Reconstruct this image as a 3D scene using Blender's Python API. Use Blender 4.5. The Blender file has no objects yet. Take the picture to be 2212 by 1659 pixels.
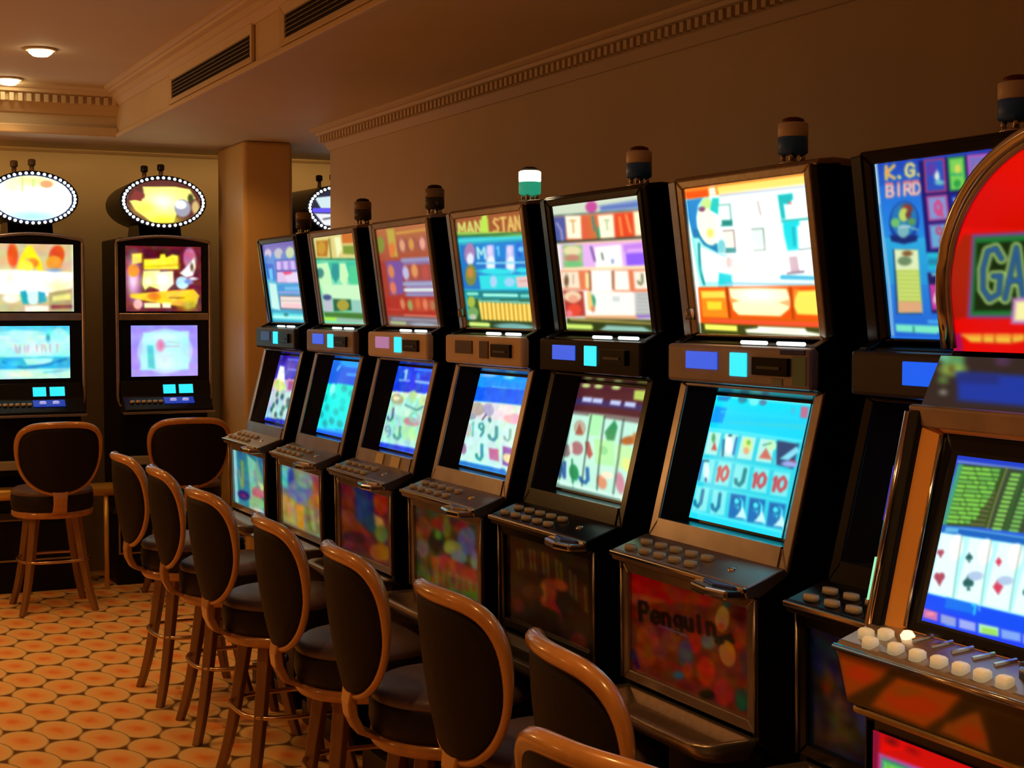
import bpy, bmesh, math, random
import numpy as np
from mathutils import Vector, Matrix

# ---------------------------------------------------------------- camera, world, exposure
SC = bpy.context.scene
COL = SC.collection
PI = math.pi
F_PX = 3300.0
cam_d = bpy.data.cameras.new('camera'); cam = bpy.data.objects.new('camera', cam_d); COL.objects.link(cam)
cam_d.sensor_fit = 'HORIZONTAL'; cam_d.sensor_width = 36.0; cam_d.lens = 36.0 * F_PX / 2212.0
cam_d.clip_start = 0.05
YAW, PITCH = math.radians(25.63), math.radians(2.82)
cam.location = (0, 0, 1.6)
cam.rotation_euler = (PI / 2 - PITCH, 0, -YAW)
SC.camera = cam
SC.view_settings.view_transform = 'Standard'; SC.view_settings.look = 'None'
SC.view_settings.gamma = 1.0; SC.view_settings.exposure = 0.0; SC.view_settings.use_curve_mapping = False
w = bpy.data.worlds.new('dim_room_air'); SC.world = w; w.use_nodes = True
w.node_tree.nodes['Background'].inputs[0].default_value = (1.0, 0.55, 0.22, 1)
w.node_tree.nodes['Background'].inputs[1].default_value = 0.025
WARM = (1.0, 0.49, 0.145)
def spot(name, loc, power, size=math.radians(120), blend=0.8, radius=0.06, color=WARM, target=None):
    d = bpy.data.lights.new(name, 'SPOT'); d.energy = power; d.color = color
    d.spot_size = size; d.spot_blend = blend; d.shadow_soft_size = radius
    o = bpy.data.objects.new(name, d); COL.objects.link(o); o.location = loc
    if target:
        o.rotation_euler = (Vector(target) - Vector(loc)).to_track_quat('-Z', 'Y').to_euler()
    return o
def area(name, loc, power, sx, sy, rot=(0, 0, 0), color=WARM):
    d = bpy.data.lights.new(name, 'AREA'); d.shape = 'RECTANGLE'; d.size = sx; d.size_y = sy
    d.energy = power; d.color = color
    o = bpy.data.objects.new(name, d); COL.objects.link(o); o.location = loc; o.rotation_euler = rot
    return o
# downlights in the upper ceiling: the two seen in the photograph, the rest of their grid outside the frame
for (x, y, p) in [(1.10, 7.25, 38), (1.09, 8.24, 14), (0.2, 6.2, 44), (0.2, 4.4, 38), (0.35, 2.7, 34), (-1.2, 7.2, 50), (-1.2, 5.0, 28),
                  (-1.2, 3.0, 18), (0.55, 1.25, 74)]:
    spot('downlight_beam', (x, y, 2.745), p, size=math.radians(108))
# unseen fill points added at the left to brighten ceiling, beam and back wall
def fill_point(loc, p):
    d = bpy.data.lights.new('added_fill_glow', 'POINT'); d.energy = p; d.color = WARM; d.shadow_soft_size = 0.12
    o = bpy.data.objects.new('added_fill_glow', d); COL.objects.link(o); o.location = loc
fill_point((-0.7, 7.5, 1.95), 24); fill_point((-1.9, 5.2, 2.0), 7)
# added area fills brighten the back wall and the recess beyond the pillar
area('added_wall_fill', (1.0, 9.15, 2.50), 4.4, 4.2, 0.08, (math.radians(35), 0, 0))
area('added_wall_fill', (3.7, 9.15, 2.50), 1.8, 1.8, 0.08, (math.radians(35), 0, 0))
spot('added_pillar_spot', (2.1, 7.9, 2.48), 9, size=math.radians(140))  # added spot without a fixture, lights the pillar's left side

# ---------------------------------------------------------------- helpers
def lin(c):
    c = c / 255.0
    return c / 12.92 if c <= 0.04045 else ((c + 0.055) / 1.055) ** 2.4
def L3(r, g, b): return (lin(r), lin(g), lin(b))
def mat(name, col, rough=0.5, metal=0.0, emit=None, es=1.0, coat=0.0, noise=0.0, nscale=20.0, bump=0.0, ntype='NOISE', aniso=None):
    m = bpy.data.materials.new(name); m.use_nodes = True
    nt = m.node_tree; b = nt.nodes['Principled BSDF']
    b.inputs['Base Color'].default_value = (*col, 1); b.inputs['Roughness'].default_value = rough
    b.inputs['Metallic'].default_value = metal
    if coat: b.inputs['Coat Weight'].default_value = coat; b.inputs['Coat Roughness'].default_value = 0.12
    if emit: b.inputs['Emission Color'].default_value = (*emit, 1); b.inputs['Emission Strength'].default_value = es
    if noise or bump:
        tc = nt.nodes.new('ShaderNodeTexCoord'); mp = nt.nodes.new('ShaderNodeMapping')
        nt.links.new(tc.outputs['Object'], mp.inputs[0])
        if aniso: mp.inputs['Scale'].default_value = aniso
        n = nt.nodes.new('ShaderNodeTexNoise'); n.inputs['Scale'].default_value = nscale; n.inputs['Detail'].default_value = 5
        nt.links.new(mp.outputs[0], n.inputs['Vector'])
        if noise:
            r = nt.nodes.new('ShaderNodeValToRGB')
            r.color_ramp.elements[0].position = 0.3; r.color_ramp.elements[1].position = 0.7
            r.color_ramp.elements[0].color = (*[max(0, c * (1 - noise)) for c in col], 1)
            r.color_ramp.elements[1].color = (*[min(1, c * (1 + noise)) for c in col], 1)
            nt.links.new(n.outputs['Fac'], r.inputs[0]); nt.links.new(r.outputs[0], b.inputs['Base Color'])
        if bump:
            bp = nt.nodes.new('ShaderNodeBump'); bp.inputs['Strength'].default_value = bump; bp.inputs['Distance'].default_value = 0.01
            nt.links.new(n.outputs['Fac'], bp.inputs['Height']); nt.links.new(bp.outputs[0], b.inputs['Normal'])
    return m
def attr_mat(name, strength, base=0.0, rough=0.25):
    m = bpy.data.materials.new(name); m.use_nodes = True
    nt = m.node_tree; b = nt.nodes['Principled BSDF']
    a = nt.nodes.new('ShaderNodeAttribute'); a.attribute_name = 'art'
    if strength:
        nt.links.new(a.outputs['Color'], b.inputs['Emission Color']); b.inputs['Emission Strength'].default_value = strength
    if base:
        nt.links.new(a.outputs['Color'], b.inputs['Base Color'])
    else:
        b.inputs['Base Color'].default_value = (0.004, 0.004, 0.005, 1)
    b.inputs['Roughness'].default_value = rough
    b.inputs['Specular IOR Level'].default_value = 0.3
    return m

M = dict(
    wall=mat('cream_wall_paint', (0.62, 0.50, 0.34), 0.7, noise=0.04, nscale=3, bump=0.03),
    ceil=mat('ceiling_paint', (0.66, 0.55, 0.40), 0.75, noise=0.03, nscale=2),
    beam=mat('beam_paint', (0.66, 0.54, 0.36), 0.6, noise=0.03, nscale=3),
    pillar=mat('pillar_paint', (0.66, 0.43, 0.16), 0.45, noise=0.05, nscale=2),
    olive=mat('back_wall_paint', (0.50, 0.46, 0.33), 0.7, noise=0.05, nscale=2),
    mould=mat('plaster_moulding', (0.66, 0.52, 0.33), 0.6),
    grille=mat('grille_slat', (0.30, 0.25, 0.17), 0.5),
    dark=mat('duct_dark', (0.02, 0.016, 0.012), 0.9),
    black=mat('black_laminate', (0.006, 0.006, 0.007), 0.38, bump=0.02, nscale=200),
    blackgloss=mat('black_plastic', (0.007, 0.007, 0.008), 0.22),
    bronze=mat('bronze_metal', (0.40, 0.34, 0.32), 0.30, 0.82, noise=0.15, nscale=12),
    brown=mat('brown_enamel', (0.42, 0.36, 0.35), 0.36, 0.25, noise=0.12, nscale=9),
    tan=mat('tan_enamel', (0.95, 0.76, 0.52), 0.34, 0.0, noise=0.08, nscale=9),
    chrome=mat('chrome', (0.62, 0.58, 0.54), 0.16, 1.0),
    steel=mat('brushed_steel', (0.42, 0.36, 0.30), 0.33, 0.9, noise=0.1, nscale=60),
    brass=mat('brass', (0.85, 0.58, 0.16), 0.42, 0.55),
    gunmetal=mat('gunmetal', (0.06, 0.06, 0.065), 0.35, 0.6),
    orange=mat('orange_lacquer', (0.85, 0.40, 0.10), 0.32, 0.15, coat=0.5, noise=0.06, nscale=8),
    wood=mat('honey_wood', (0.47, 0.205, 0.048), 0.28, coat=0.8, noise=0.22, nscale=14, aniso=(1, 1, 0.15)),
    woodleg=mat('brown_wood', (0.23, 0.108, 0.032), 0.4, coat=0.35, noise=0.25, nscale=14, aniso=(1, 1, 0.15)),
    leather=mat('dark_leather', (0.009, 0.0055, 0.0048), 0.62, bump=0.12, nscale=160),
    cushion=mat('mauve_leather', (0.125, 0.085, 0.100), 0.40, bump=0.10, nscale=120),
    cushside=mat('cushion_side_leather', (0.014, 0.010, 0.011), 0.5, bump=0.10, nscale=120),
    button=mat('ivory_button', (0.80, 0.74, 0.58), 0.35, emit=(0.9, 0.74, 0.40), es=0.22),
    buttondim=mat('beige_button', (0.55, 0.48, 0.36), 0.35),
    lampwhite=mat('lamp_frosted_band', (0.85, 0.80, 0.74), 0.4),
    lampbrown=mat('lamp_brown_band', (0.26, 0.20, 0.14), 0.35),
    lampblue=mat('lamp_blue_band', (0.03, 0.19, 0.92), 0.35),
    lampgreen=mat('lamp_green_band', (0.02, 0.25, 0.15), 0.35, emit=(0.02, 0.30, 0.17), es=0.9),
    lamplit=mat('lamp_lit_band', (1, 0.9, 0.7), 0.4, emit=(1.0, 0.82, 0.50), es=9),
    lampred=mat('lamp_red_cap', (0.12, 0.012, 0.006), 0.4),
    bulb=mat('downlight_glow', (1, 0.9, 0.7), 0.4, emit=(1.0, 0.78, 0.42), es=14),
    led=mat('white_bulb', (1, 1, 1), 0.4, emit=(0.80, 0.88, 1.0), es=2.2),
    tube=mat('white_tube', (1, 1, 1), 0.4, emit=(0.80, 0.95, 0.90), es=1.5),
    blue=mat('blue_display', (0.01, 0.02, 0.05), 0.3, emit=L3(55, 95, 225), es=1.0),
    dkblue=mat('dim_blue_display', (0.01, 0.02, 0.05), 0.3, emit=L3(35, 50, 85), es=1.0),
    deepblue=mat('deep_blue_display', (0.01, 0.02, 0.05), 0.3, emit=L3(10, 95, 240), es=1.0),
    navy=mat('navy_display', (0.01, 0.02, 0.05), 0.3, emit=L3(22, 50, 160), es=1.0),
    cyan=mat('cyan_display', (0.01, 0.04, 0.05), 0.3, emit=L3(45, 225, 250), es=1.2),
    mauve=mat('mauve_display', (0.3, 0.2, 0.25), 0.3, emit=L3(190, 130, 180), es=0.7),
    dull=mat('dull_display', (0.10, 0.055, 0.03), 0.3),
    green=mat('green_glow', (0.02, 0.05, 0.01), 0.3, emit=L3(170, 235, 90), es=1.2),
    uv=mat('blue_glow_trim', (0.01, 0.01, 0.05), 0.3, emit=L3(60, 50, 190), es=0.8),
    mint=mat('mint_glow_trim', (0.01, 0.05, 0.03), 0.3, emit=L3(150, 245, 190), es=1.0),
    yellow=mat('yellow_sign', (0.6, 0.5, 0.02), 0.4, emit=L3(235, 210, 20), es=0.9),
    baize=mat('ivory_laminate', (0.30, 0.27, 0.20), 0.5),
    lit=attr_mat('lit_glass', 1.0), lit115=attr_mat('lit_glass_warm', 1.15), bright=attr_mat('bright_lit_glass', 1.35), screen=attr_mat('crt_screen', 1.15),
    soft=attr_mat('softly_lit_glass', 0.62, 0.4), unlit=attr_mat('printed_glass', 0.30, 0.7), print=attr_mat('printed_panel', 0.0, 1.0, 0.3),
)

for k_ in ('leather', 'cushside', 'blackgloss', 'black'): M[k_].node_tree.nodes['Principled BSDF'].inputs['Specular IOR Level'].default_value = 0.18

class MB:
    """collects shapes, links them as one mesh object"""
    def __init__(s): s.v = []; s.f = []; s.sm = []
    def add(s, vs, fs, smooth=False):
        o = len(s.v); s.v += [tuple(v) for v in vs]; s.f += [tuple(i + o for i in f) for f in fs]; s.sm += [smooth] * len(fs); return s
    def box(s, a, b):
        x0, y0, z0 = a; x1, y1, z1 = b
        return s.add([(x0, y0, z0), (x1, y0, z0), (x1, y1, z0), (x0, y1, z0), (x0, y0, z1), (x1, y0, z1), (x1, y1, z1), (x0, y1, z1)],
                     [(0, 3, 2, 1), (4, 5, 6, 7), (0, 1, 5, 4), (1, 2, 6, 5), (2, 3, 7, 6), (3, 0, 4, 7)])
    def prism(s, prof, y0, y1):      # prof: (x,z) polygon, extruded along y
        n = len(prof)
        vs = [(x, y0, z) for x, z in prof] + [(x, y1, z) for x, z in prof]
        fs = [tuple(range(n)), tuple(range(2 * n - 1, n - 1, -1))] + [(i, i + n, (i + 1) % n + n, (i + 1) % n) for i in range(n)]
        return s.add(vs, fs)
    def prismz(s, prof, z0, z1):     # prof: (x,y) polygon, extruded along z
        n = len(prof)
        vs = [(x, y, z0) for x, y in prof] + [(x, y, z1) for x, y in prof]
        fs = [tuple(range(n - 1, -1, -1)), tuple(range(n, 2 * n))] + [(i, (i + 1) % n, (i + 1) % n + n, i + n) for i in range(n)]
        return s.add(vs, fs)
    def slab(s, q, t):               # quad of 4 points thickened by vector t
        q = [Vector(p) for p in q]; t = Vector(t)
        return s.add(q + [p + t for p in q], [(0, 1, 2, 3), (7, 6, 5, 4), (0, 4, 5, 1), (1, 5, 6, 2), (2, 6, 7, 3), (3, 7, 4, 0)])
    def tube(s, pts, r, n=10, closed=False, flat=1.0, up=None):
        pts = [Vector(p) for p in pts]; m = len(pts); rs = r if isinstance(r, (list, tuple)) else [r] * m
        vs = []; fs = []
        for i, p in enumerate(pts):
            if closed: t = pts[(i + 1) % m] - pts[i - 1]
            else: t = pts[min(i + 1, m - 1)] - pts[max(i - 1, 0)]
            t.normalize(); u = Vector(up) if up else (Vector((0, 0, 1)) if abs(t.z) < 0.95 else Vector((1, 0, 0)))
            a = t.cross(u).normalized(); b = a.cross(t).normalized()
            for k in range(n):
                th = 2 * PI * k / n
                vs.append(p + a * math.cos(th) * rs[i] + b * math.sin(th) * rs[i] * flat)
        for i in range(m if closed else m - 1):
            j = (i + 1) % m
            for k in range(n):
                fs.append((i * n + k, i * n + (k + 1) % n, j * n + (k + 1) % n, j * n + k))
        if not closed: fs += [tuple(range(n - 1, -1, -1)), tuple(range((m - 1) * n, m * n))]
        return s.add(vs, fs, True)
    def lathe(s, prof, c=(0, 0, 0), n=32, sy=1.0):   # prof: (r,z)
        vs = []; fs = []; m = len(prof)
        for r, z in prof:
            for k in range(n):
                th = 2 * PI * k / n
                vs.append((c[0] + r * math.cos(th), c[1] + r * math.sin(th) * sy, c[2] + z))
        for i in range(m - 1):
            for k in range(n):
                fs.append((i * n + k, i * n + (k + 1) % n, (i + 1) * n + (k + 1) % n, (i + 1) * n + k))
        fs += [tuple(range(n - 1, -1, -1)), tuple(range((m - 1) * n, m * n))]
        return s.add(vs, fs, True)
    def build(s, name, material, parent=None, bevel=0.0, seg=2, sub=0):
        me = bpy.data.meshes.new(name); me.from_pydata(s.v, [], s.f)
        me.materials.append(material)
        me.polygons.foreach_set('use_smooth', s.sm)
        bm = bmesh.new(); bm.from_mesh(me); bmesh.ops.recalc_face_normals(bm, faces=bm.faces); bm.to_mesh(me); bm.free()
        me.update()
        o = bpy.data.objects.new(name, me); COL.objects.link(o)
        if parent: o.parent = parent
        if bevel:
            b = o.modifiers.new('bevel', 'BEVEL'); b.width = bevel; b.segments = seg; b.limit_method = 'ANGLE'; b.harden_normals = False
        if sub:
            b = o.modifiers.new('sub', 'SUBSURF'); b.levels = sub; b.render_levels = sub
        return o
def thing(name, label, cat, loc=(0, 0, 0), rz=0.0, group=None):
    o = bpy.data.objects.new(name, None); COL.objects.link(o); o.location = loc; o.rotation_euler = (0, 0, rz)
    o.empty_display_size = 0.1
    return tag(o, label, cat, group)
def tag(o, label=None, cat=None, group=None, kind=None):
    if label: o['label'] = label
    if cat: o['category'] = cat
    if group: o['group'] = group
    if kind: o['kind'] = kind
    return o
def struct(o): o['kind'] = 'structure'; return o

# ---------------------------------------------------------------- printed / lit artwork: colours stored on a fine grid
GL = {  # stroke letters in a unit box, y downwards
 'P': [[(0, 1), (0, 0), (.7, 0), (.9, .25), (.7, .5), (0, .5)]], 'e': [[(0, .7), (.9, .7), (.8, .42), (.4, .35), (.05, .55), (.05, .85), (.4, 1), (.85, .9)]],
 'n': [[(0, 1), (0, .38)], [(0, .5), (.4, .36), (.75, .5), (.75, 1)]], 'g': [[(.8, .4), (.3, .36), (.05, .6), (.25, .9), (.8, .85)], [(.8, .38), (.8, 1.15), (.4, 1.3), (.1, 1.2)]],
 'u': [[(0, .38), (0, .85), (.35, 1), (.75, .85)], [(.75, .38), (.75, 1)]], 'i': [[(.3, .38), (.3, 1)], [(.3, .12), (.3, .18)]],
 'K': [[(0, 0), (0, 1)], [(.9, 0), (0, .55), (.9, 1)]], 'G': [[(.9, .2), (.6, 0), (.2, .05), (0, .4), (.05, .8), (.4, 1), (.85, .9), (.9, .55), (.55, .55)]],
 'B': [[(0, 0), (0, 1), (.7, 1), (.9, .75), (.65, .5), (0, .5)], [(0, 0), (.65, 0), (.8, .25), (.65, .5)]], 'I': [[(.4, 0), (.4, 1)]],
 'R': [[(0, 1), (0, 0), (.7, 0), (.85, .25), (.65, .5), (0, .5)], [(.4, .5), (.9, 1)]], 'D': [[(0, 0), (0, 1), (.5, 1), (.9, .7), (.9, .3), (.5, 0), (0, 0)]],
 '.': [[(.3, .92), (.4, 1)]], 'A': [[(0, 1), (.45, 0), (.9, 1)], [(.2, .65), (.7, .65)]], 'J': [[(.8, 0), (.8, .75), (.5, 1), (.1, .9), (0, .7)]],
 '1': [[(.2, .2), (.45, 0), (.45, 1)]], '0': [[(.4, 0), (.8, .3), (.8, .7), (.4, 1), (0, .7), (0, .3), (.4, 0)]],
 '9': [[(.8, .3), (.45, .5), (.05, .35), (.1, .08), (.5, 0), (.8, .2), (.75, .7), (.4, 1)]], 'Q': [[(.4, 0), (.8, .3), (.8, .7), (.4, 1), (0, .7), (0, .3), (.4, 0)], [(.5, .7), (.9, 1.05)]],
 'M': [[(0, 1), (0, 0), (.45, .6), (.9, 0), (.9, 1)]], 'E': [[(.8, 0), (0, 0), (0, 1), (.8, 1)], [(0, .5), (.6, .5)]], 'S': [[(.8, .1), (.3, 0), (.05, .25), (.75, .65), (.6, 1), (0, .9)]],
 'C': [[(.85, .15), (.4, 0), (0, .35), (.05, .75), (.4, 1), (.85, .85)]], 'O': [[(.4, 0), (.85, .3), (.85, .7), (.4, 1), (0, .7), (0, .3), (.4, 0)]],
 'N': [[(0, 1), (0, 0), (.8, 1), (.8, 0)]], 'U': [[(0, 0), (0, .8), (.4, 1), (.8, .8), (.8, 0)]], 'L': [[(0, 0), (0, 1), (.8, 1)]], 'T': [[(0, 0), (.9, 0)], [(.45, 0), (.45, 1)]],
 'Y': [[(0, 0), (.45, .5), (.9, 0)], [(.45, .5), (.45, 1)]], 'H': [[(0, 0), (0, 1)], [(.85, 0), (.85, 1)], [(0, .5), (.85, .5)]],
}
class Art:
    """quad: where TL, TR, BR, BL of the panel lie in the drawing frame; the drawing maps onto the panel's own plane"""
    def __init__(s, quad, nu=70, nv=60, bg=(0, 0, 0)):
        s.nu, s.nv = nu, nv
        src = [(0, 0), (1, 0), (1, 1), (0, 1)]; A = []; B = []
        for (u, v), (x, y) in zip(src, quad):
            A.append([u, v, 1, 0, 0, 0, -u * x, -v * x]); B.append(x)
            A.append([0, 0, 0, u, v, 1, -u * y, -v * y]); B.append(y)
        h = np.linalg.solve(np.array(A, float), np.array(B, float)); Hm = np.append(h, 1).reshape(3, 3)
        U, V = np.meshgrid(np.linspace(0, 1, nu), np.linspace(0, 1, nv))
        P = Hm @ np.stack([U.ravel(), V.ravel(), np.ones(U.size)])
        s.U, s.V = U.ravel(), V.ravel(); s.X, s.Y = P[0] / P[2], P[1] / P[2]
        s.soft = 1.2 * math.hypot(quad[1][0] - quad[0][0], quad[1][1] - quad[0][1]) / nu
        s.C = np.tile(np.array(bg, float), (U.size, 1))
    def _mix(s, m, c):
        m = np.clip(m, 0, 1)[:, None]; s.C = s.C * (1 - m) + np.array(c, float)[None] * m; return s
    def P(s, pts, c, a=1.0):
        x, y = s.X, s.Y; ins = np.zeros(x.size, bool); d = np.full(x.size, 1e9); n = len(pts)
        for i in range(n):
            x0, y0 = pts[i]; x1, y1 = pts[(i + 1) % n]
            cnd = ((y0 > y) != (y1 > y)); xi = (x1 - x0) * (y - y0) / ((y1 - y0) or 1e-9) + x0
            ins ^= cnd & (x < xi); d = np.minimum(d, s._seg(x0, y0, x1, y1))
        sd = np.where(ins, d, -d); return s._mix((0.5 + sd / (2 * s.soft)) * a, c)
    def _seg(s, x0, y0, x1, y1):
        dx, dy = x1 - x0, y1 - y0; l = dx * dx + dy * dy or 1e-9
        t = np.clip(((s.X - x0) * dx + (s.Y - y0) * dy) / l, 0, 1)
        return np.hypot(s.X - x0 - t * dx, s.Y - y0 - t * dy)
    def R(s, x0, y0, x1, y1, c, a=1.0): return s.P([(x0, y0), (x1, y0), (x1, y1), (x0, y1)], c, a)
    def E(s, cx, cy, rx, ry, c, rot=0.0, a=1.0):
        t = math.radians(rot); dx, dy = s.X - cx, s.Y - cy
        u = (dx * math.cos(t) + dy * math.sin(t)) / rx; v = (-dx * math.sin(t) + dy * math.cos(t)) / ry
        r = np.hypot(u, v); return s._mix((0.5 + (1 - r) * min(rx, ry) / (2 * s.soft)) * a, c)
    def Gl(s, cx, cy, rx, ry, c, a=1.0):
        r2 = ((s.X - cx) / rx) ** 2 + ((s.Y - cy) / ry) ** 2; return s._mix(np.exp(-r2) * a, c)
    def Ln(s, pts, w, c, a=1.0):
        d = np.full(s.X.size, 1e9)
        for p, q in zip(pts[:-1], pts[1:]): d = np.minimum(d, s._seg(*p, *q))
        return s._mix((0.5 + (w / 2 - d) / (2 * s.soft)) * a, c)
    def Gr(s, y0, y1, c0, c1, x0=None, x1=None):
        t = np.clip((s.Y - y0) / (y1 - y0), 0, 1)[:, None]; col = np.array(c0, float) * (1 - t) + np.array(c1, float) * t
        m = (s.Y >= y0) & (s.Y <= y1)
        if x0 is not None: m &= (s.X >= x0) & (s.X <= x1)
        s.C[m] = col[m]; return s
    def Tx(s, txt, x, y, ux, uy, vx, vy, w, c, gap=1.25):
        for ch in txt:
            for st in GL.get(ch, []):
                s.Ln([(x + ux * a + vx * b, y + uy * a + vy * b) for a, b in st], w, c)
            x += ux * gap; y += uy * gap
        return s
    def Nz(s, k, amt, seed=1):
        rnd = np.random.RandomState(seed); g = rnd.rand(k + 2, k + 2, 3) - 0.5
        u = s.U * k; v = s.V * k; i = u.astype(int); j = v.astype(int); fu = (u - i)[:, None]; fv = (v - j)[:, None]
        n = (g[j, i] * (1 - fu) * (1 - fv) + g[j, i + 1] * fu * (1 - fv) + g[j + 1, i] * (1 - fu) * fv + g[j + 1, i + 1] * fu * fv)
        s.C = np.clip(s.C + n * amt, 0, 255); return s
    def blur(s, n):
        c = s.C.reshape(s.nv, s.nu, 3)
        for _ in range(n):
            p = np.pad(c, ((1, 1), (1, 1), (0, 0)), 'edge'); c = (p[:-2, 1:-1] + p[2:, 1:-1] + 2 * p[1:-1, 1:-1]) / 4
            p = np.pad(c, ((1, 1), (1, 1), (0, 0)), 'edge'); c = (p[1:-1, :-2] + p[1:-1, 2:] + 2 * p[1:-1, 1:-1]) / 4
        s.C = c.reshape(-1, 3); return s
    def panel(s, name, corners, material, parent, bulge=0.0, mask=None):
        """corners: TL, TR, BR, BL in the thing's own frame, seen from the front"""
        a, b, c, d = [np.array(p, float) for p in corners]
        U, V = s.U[:, None], s.V[:, None]
        P = a * (1 - U) * (1 - V) + b * U * (1 - V) + c * U * V + d * (1 - U) * V
        nrm = np.cross(d - a, b - a); nrm /= np.linalg.norm(nrm)
        if bulge: P = P + nrm * (bulge * (1 - (2 * U - 1) ** 2) * (1 - (2 * V - 1) ** 2))
        nu, nv = s.nu, s.nv
        idx = np.arange(nu * nv).reshape(nv, nu)
        q = np.stack([idx[:-1, :-1], idx[1:, :-1], idx[1:, 1:], idx[:-1, 1:]], -1).reshape(-1, 4)
        if mask is not None:
            k = mask(s.U, s.V); q = q[k[q].all(1)]
        # a thin pane: the front grid plus a rim and a back sheet
        me = bpy.data.meshes.new(name)
        V3 = [tuple(p) for p in P]; Fc = [tuple(int(i) for i in f) for f in q]
        if mask is None:
            o = len(V3); t = nrm * -0.004
            for k in (0, nu - 1, nu * nv - 1, nu * (nv - 1)): V3.append(tuple(P[k] + t))
            top = [int(i) for i in idx[0]]; rgt = [int(i) for i in idx[:, -1]]; bot = [int(i) for i in idx[-1][::-1]]; lft = [int(i) for i in idx[:, 0][::-1]]
            Fc += [tuple(top[::-1] + [o, o + 1][:2]), tuple(rgt[::-1] + [o + 1, o + 2]), tuple(bot[::-1] + [o + 2, o + 3]), tuple(lft[::-1] + [o + 3, o]), (o, o + 3, o + 2, o + 1)][:5]
        me.from_pydata(V3, [], Fc); me.materials.append(material)
        ca = me.color_attributes.new('art', 'FLOAT_COLOR', 'POINT')
        cc = np.clip(s.C / 255.0, 0, 1); ln = np.where(cc <= 0.04045, cc / 12.92, ((cc + 0.055) / 1.055) ** 2.4)
        full = np.ones((len(V3), 4)); full[:len(ln), :3] = ln
        if len(V3) > len(ln): full[len(ln):, :3] = 0.0
        ca.data.foreach_set('color', full.ravel().astype(np.float32)); me.update()
        ob = bpy.data.objects.new(name, me); COL.objects.link(ob); ob.parent = parent
        return ob

def PX(ox, oy, k, *pts): return [((x / k + ox), (y / k + oy)) for x, y in pts]
# ---------------------------------------------------------------- artwork of each machine (drawn from the photograph, colour by colour)
W_ = (250, 252, 248)
def cards(a, x0, y0, ux, uy, vx, vy, cols, rows, w, h, c, jit=0, edge=None):
    rnd = random.Random(int(x0 + y0))
    for i in range(cols):
        for j in range(rows):
            x = x0 + ux * i + vx * j; y = y0 + uy * i + vy * j
            cc = c[(i + j * cols) % len(c)] if isinstance(c, list) else c
            pts = [(x, y), (x + ux * w, y + uy * w), (x + ux * w + vx * h, y + uy * w + vy * h), (x + vx * h, y + vy * h)]
            if edge: a.Ln(pts + [pts[0]], 10, edge)
            a.P(pts, cc)
def top1():
    a = Art([(330, 640), (655, 612), (748, 1405), (452, 1420)], 56, 90, (110, 130, 210)); a.Gr(600, 740, (95, 75, 165), (120, 120, 200)); a.Gr(740, 1000, (70, 130, 215), (60, 160, 225)); a.Gr(1000, 1420, (90, 190, 225), (40, 150, 190))
    a.E(395, 740, 35, 50, (205, 190, 215)).E(390, 790, 22, 40, (80, 120, 200)); a.E(500, 740, 42, 55, (190, 190, 200)).E(610, 735, 40, 60, (200, 215, 170)); a.E(540, 770, 15, 30, (120, 120, 190))
    a.P([(465, 810), (665, 800), (690, 1040), (485, 1040)], (60, 60, 160)); a.P([(475, 820), (655, 812), (670, 910), (480, 912)], (190, 165, 235))
    for i in range(5): a.Ln([(500 + i * 34, 830), (505 + i * 34, 905)], 9, (110, 90, 200) if i % 2 else (235, 215, 250))
    a.P([(485, 930), (680, 925), (695, 1035), (490, 1038)], (225, 195, 235)).P([(540, 930), (630, 925), (600, 1010)], (240, 60, 120)).P([(560, 960), (680, 940), (690, 1030), (590, 1035)], (235, 215, 245))
    a.P([(370, 840), (450, 850), (470, 1020), (400, 1000)], (40, 90, 200)).P([(405, 900), (440, 890), (455, 1010), (420, 1010)], (90, 200, 245))
    a.P([(410, 1040), (480, 1050), (520, 1300), (440, 1290)], (200, 245, 235)).P([(490, 1055), (705, 1050), (718, 1150), (500, 1150)], (60, 150, 215)).P([(560, 1075), (700, 1070), (705, 1110), (565, 1110)], (110, 185, 235)).Ln([(510, 1130), (712, 1128)], 16, (180, 160, 225))
    a.P([(510, 1160), (715, 1155), (728, 1290), (525, 1290)], (110, 90, 110)).P([(520, 1170), (718, 1168), (728, 1278), (530, 1278)], (245, 225, 215)).Ln([(535, 1210), (710, 1206)], 8, (180, 170, 170)).P([(540, 1235), (720, 1232), (722, 1270), (545, 1272)], (250, 200, 205))
    a.P([(450, 1330), (735, 1325), (742, 1385), (455, 1390)], (90, 225, 225)).Ln([(460, 1365), (740, 1358)], 22, (190, 250, 240)).E(575, 1340, 20, 14, (20, 120, 120)); return a
def scr1():
    a = Art([(590, 225), (738, 235), (572, 885), (412, 858)], 44, 70, (60, 50, 180)); a.Gr(220, 440, (45, 30, 150), (70, 50, 190)); a.Gr(440, 560, (200, 160, 190), (190, 185, 195)); a.Gr(560, 830, (185, 210, 205), (165, 200, 215)); a.Gr(830, 900, (25, 50, 175), (40, 50, 190))
    a.P([(580, 320), (610, 330), (600, 540), (520, 540)], (235, 240, 225)).E(560, 500, 45, 50, (205, 215, 140)); a.Ln([(640, 260), (700, 262)], 16, (90, 110, 240)).Ln([(640, 350), (690, 352)], 14, (130, 140, 245)).P([(625, 450), (680, 460), (660, 540), (610, 540)], (170, 90, 130))
    for x, y in [(540, 590), (570, 610), (600, 640), (530, 660), (500, 700), (560, 720), (590, 690), (480, 740), (540, 770), (500, 790)]: a.E(x, y, 10, 30, (60, 100, 110), 15)
    a.Nz(12, 70, 3); return a
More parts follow.
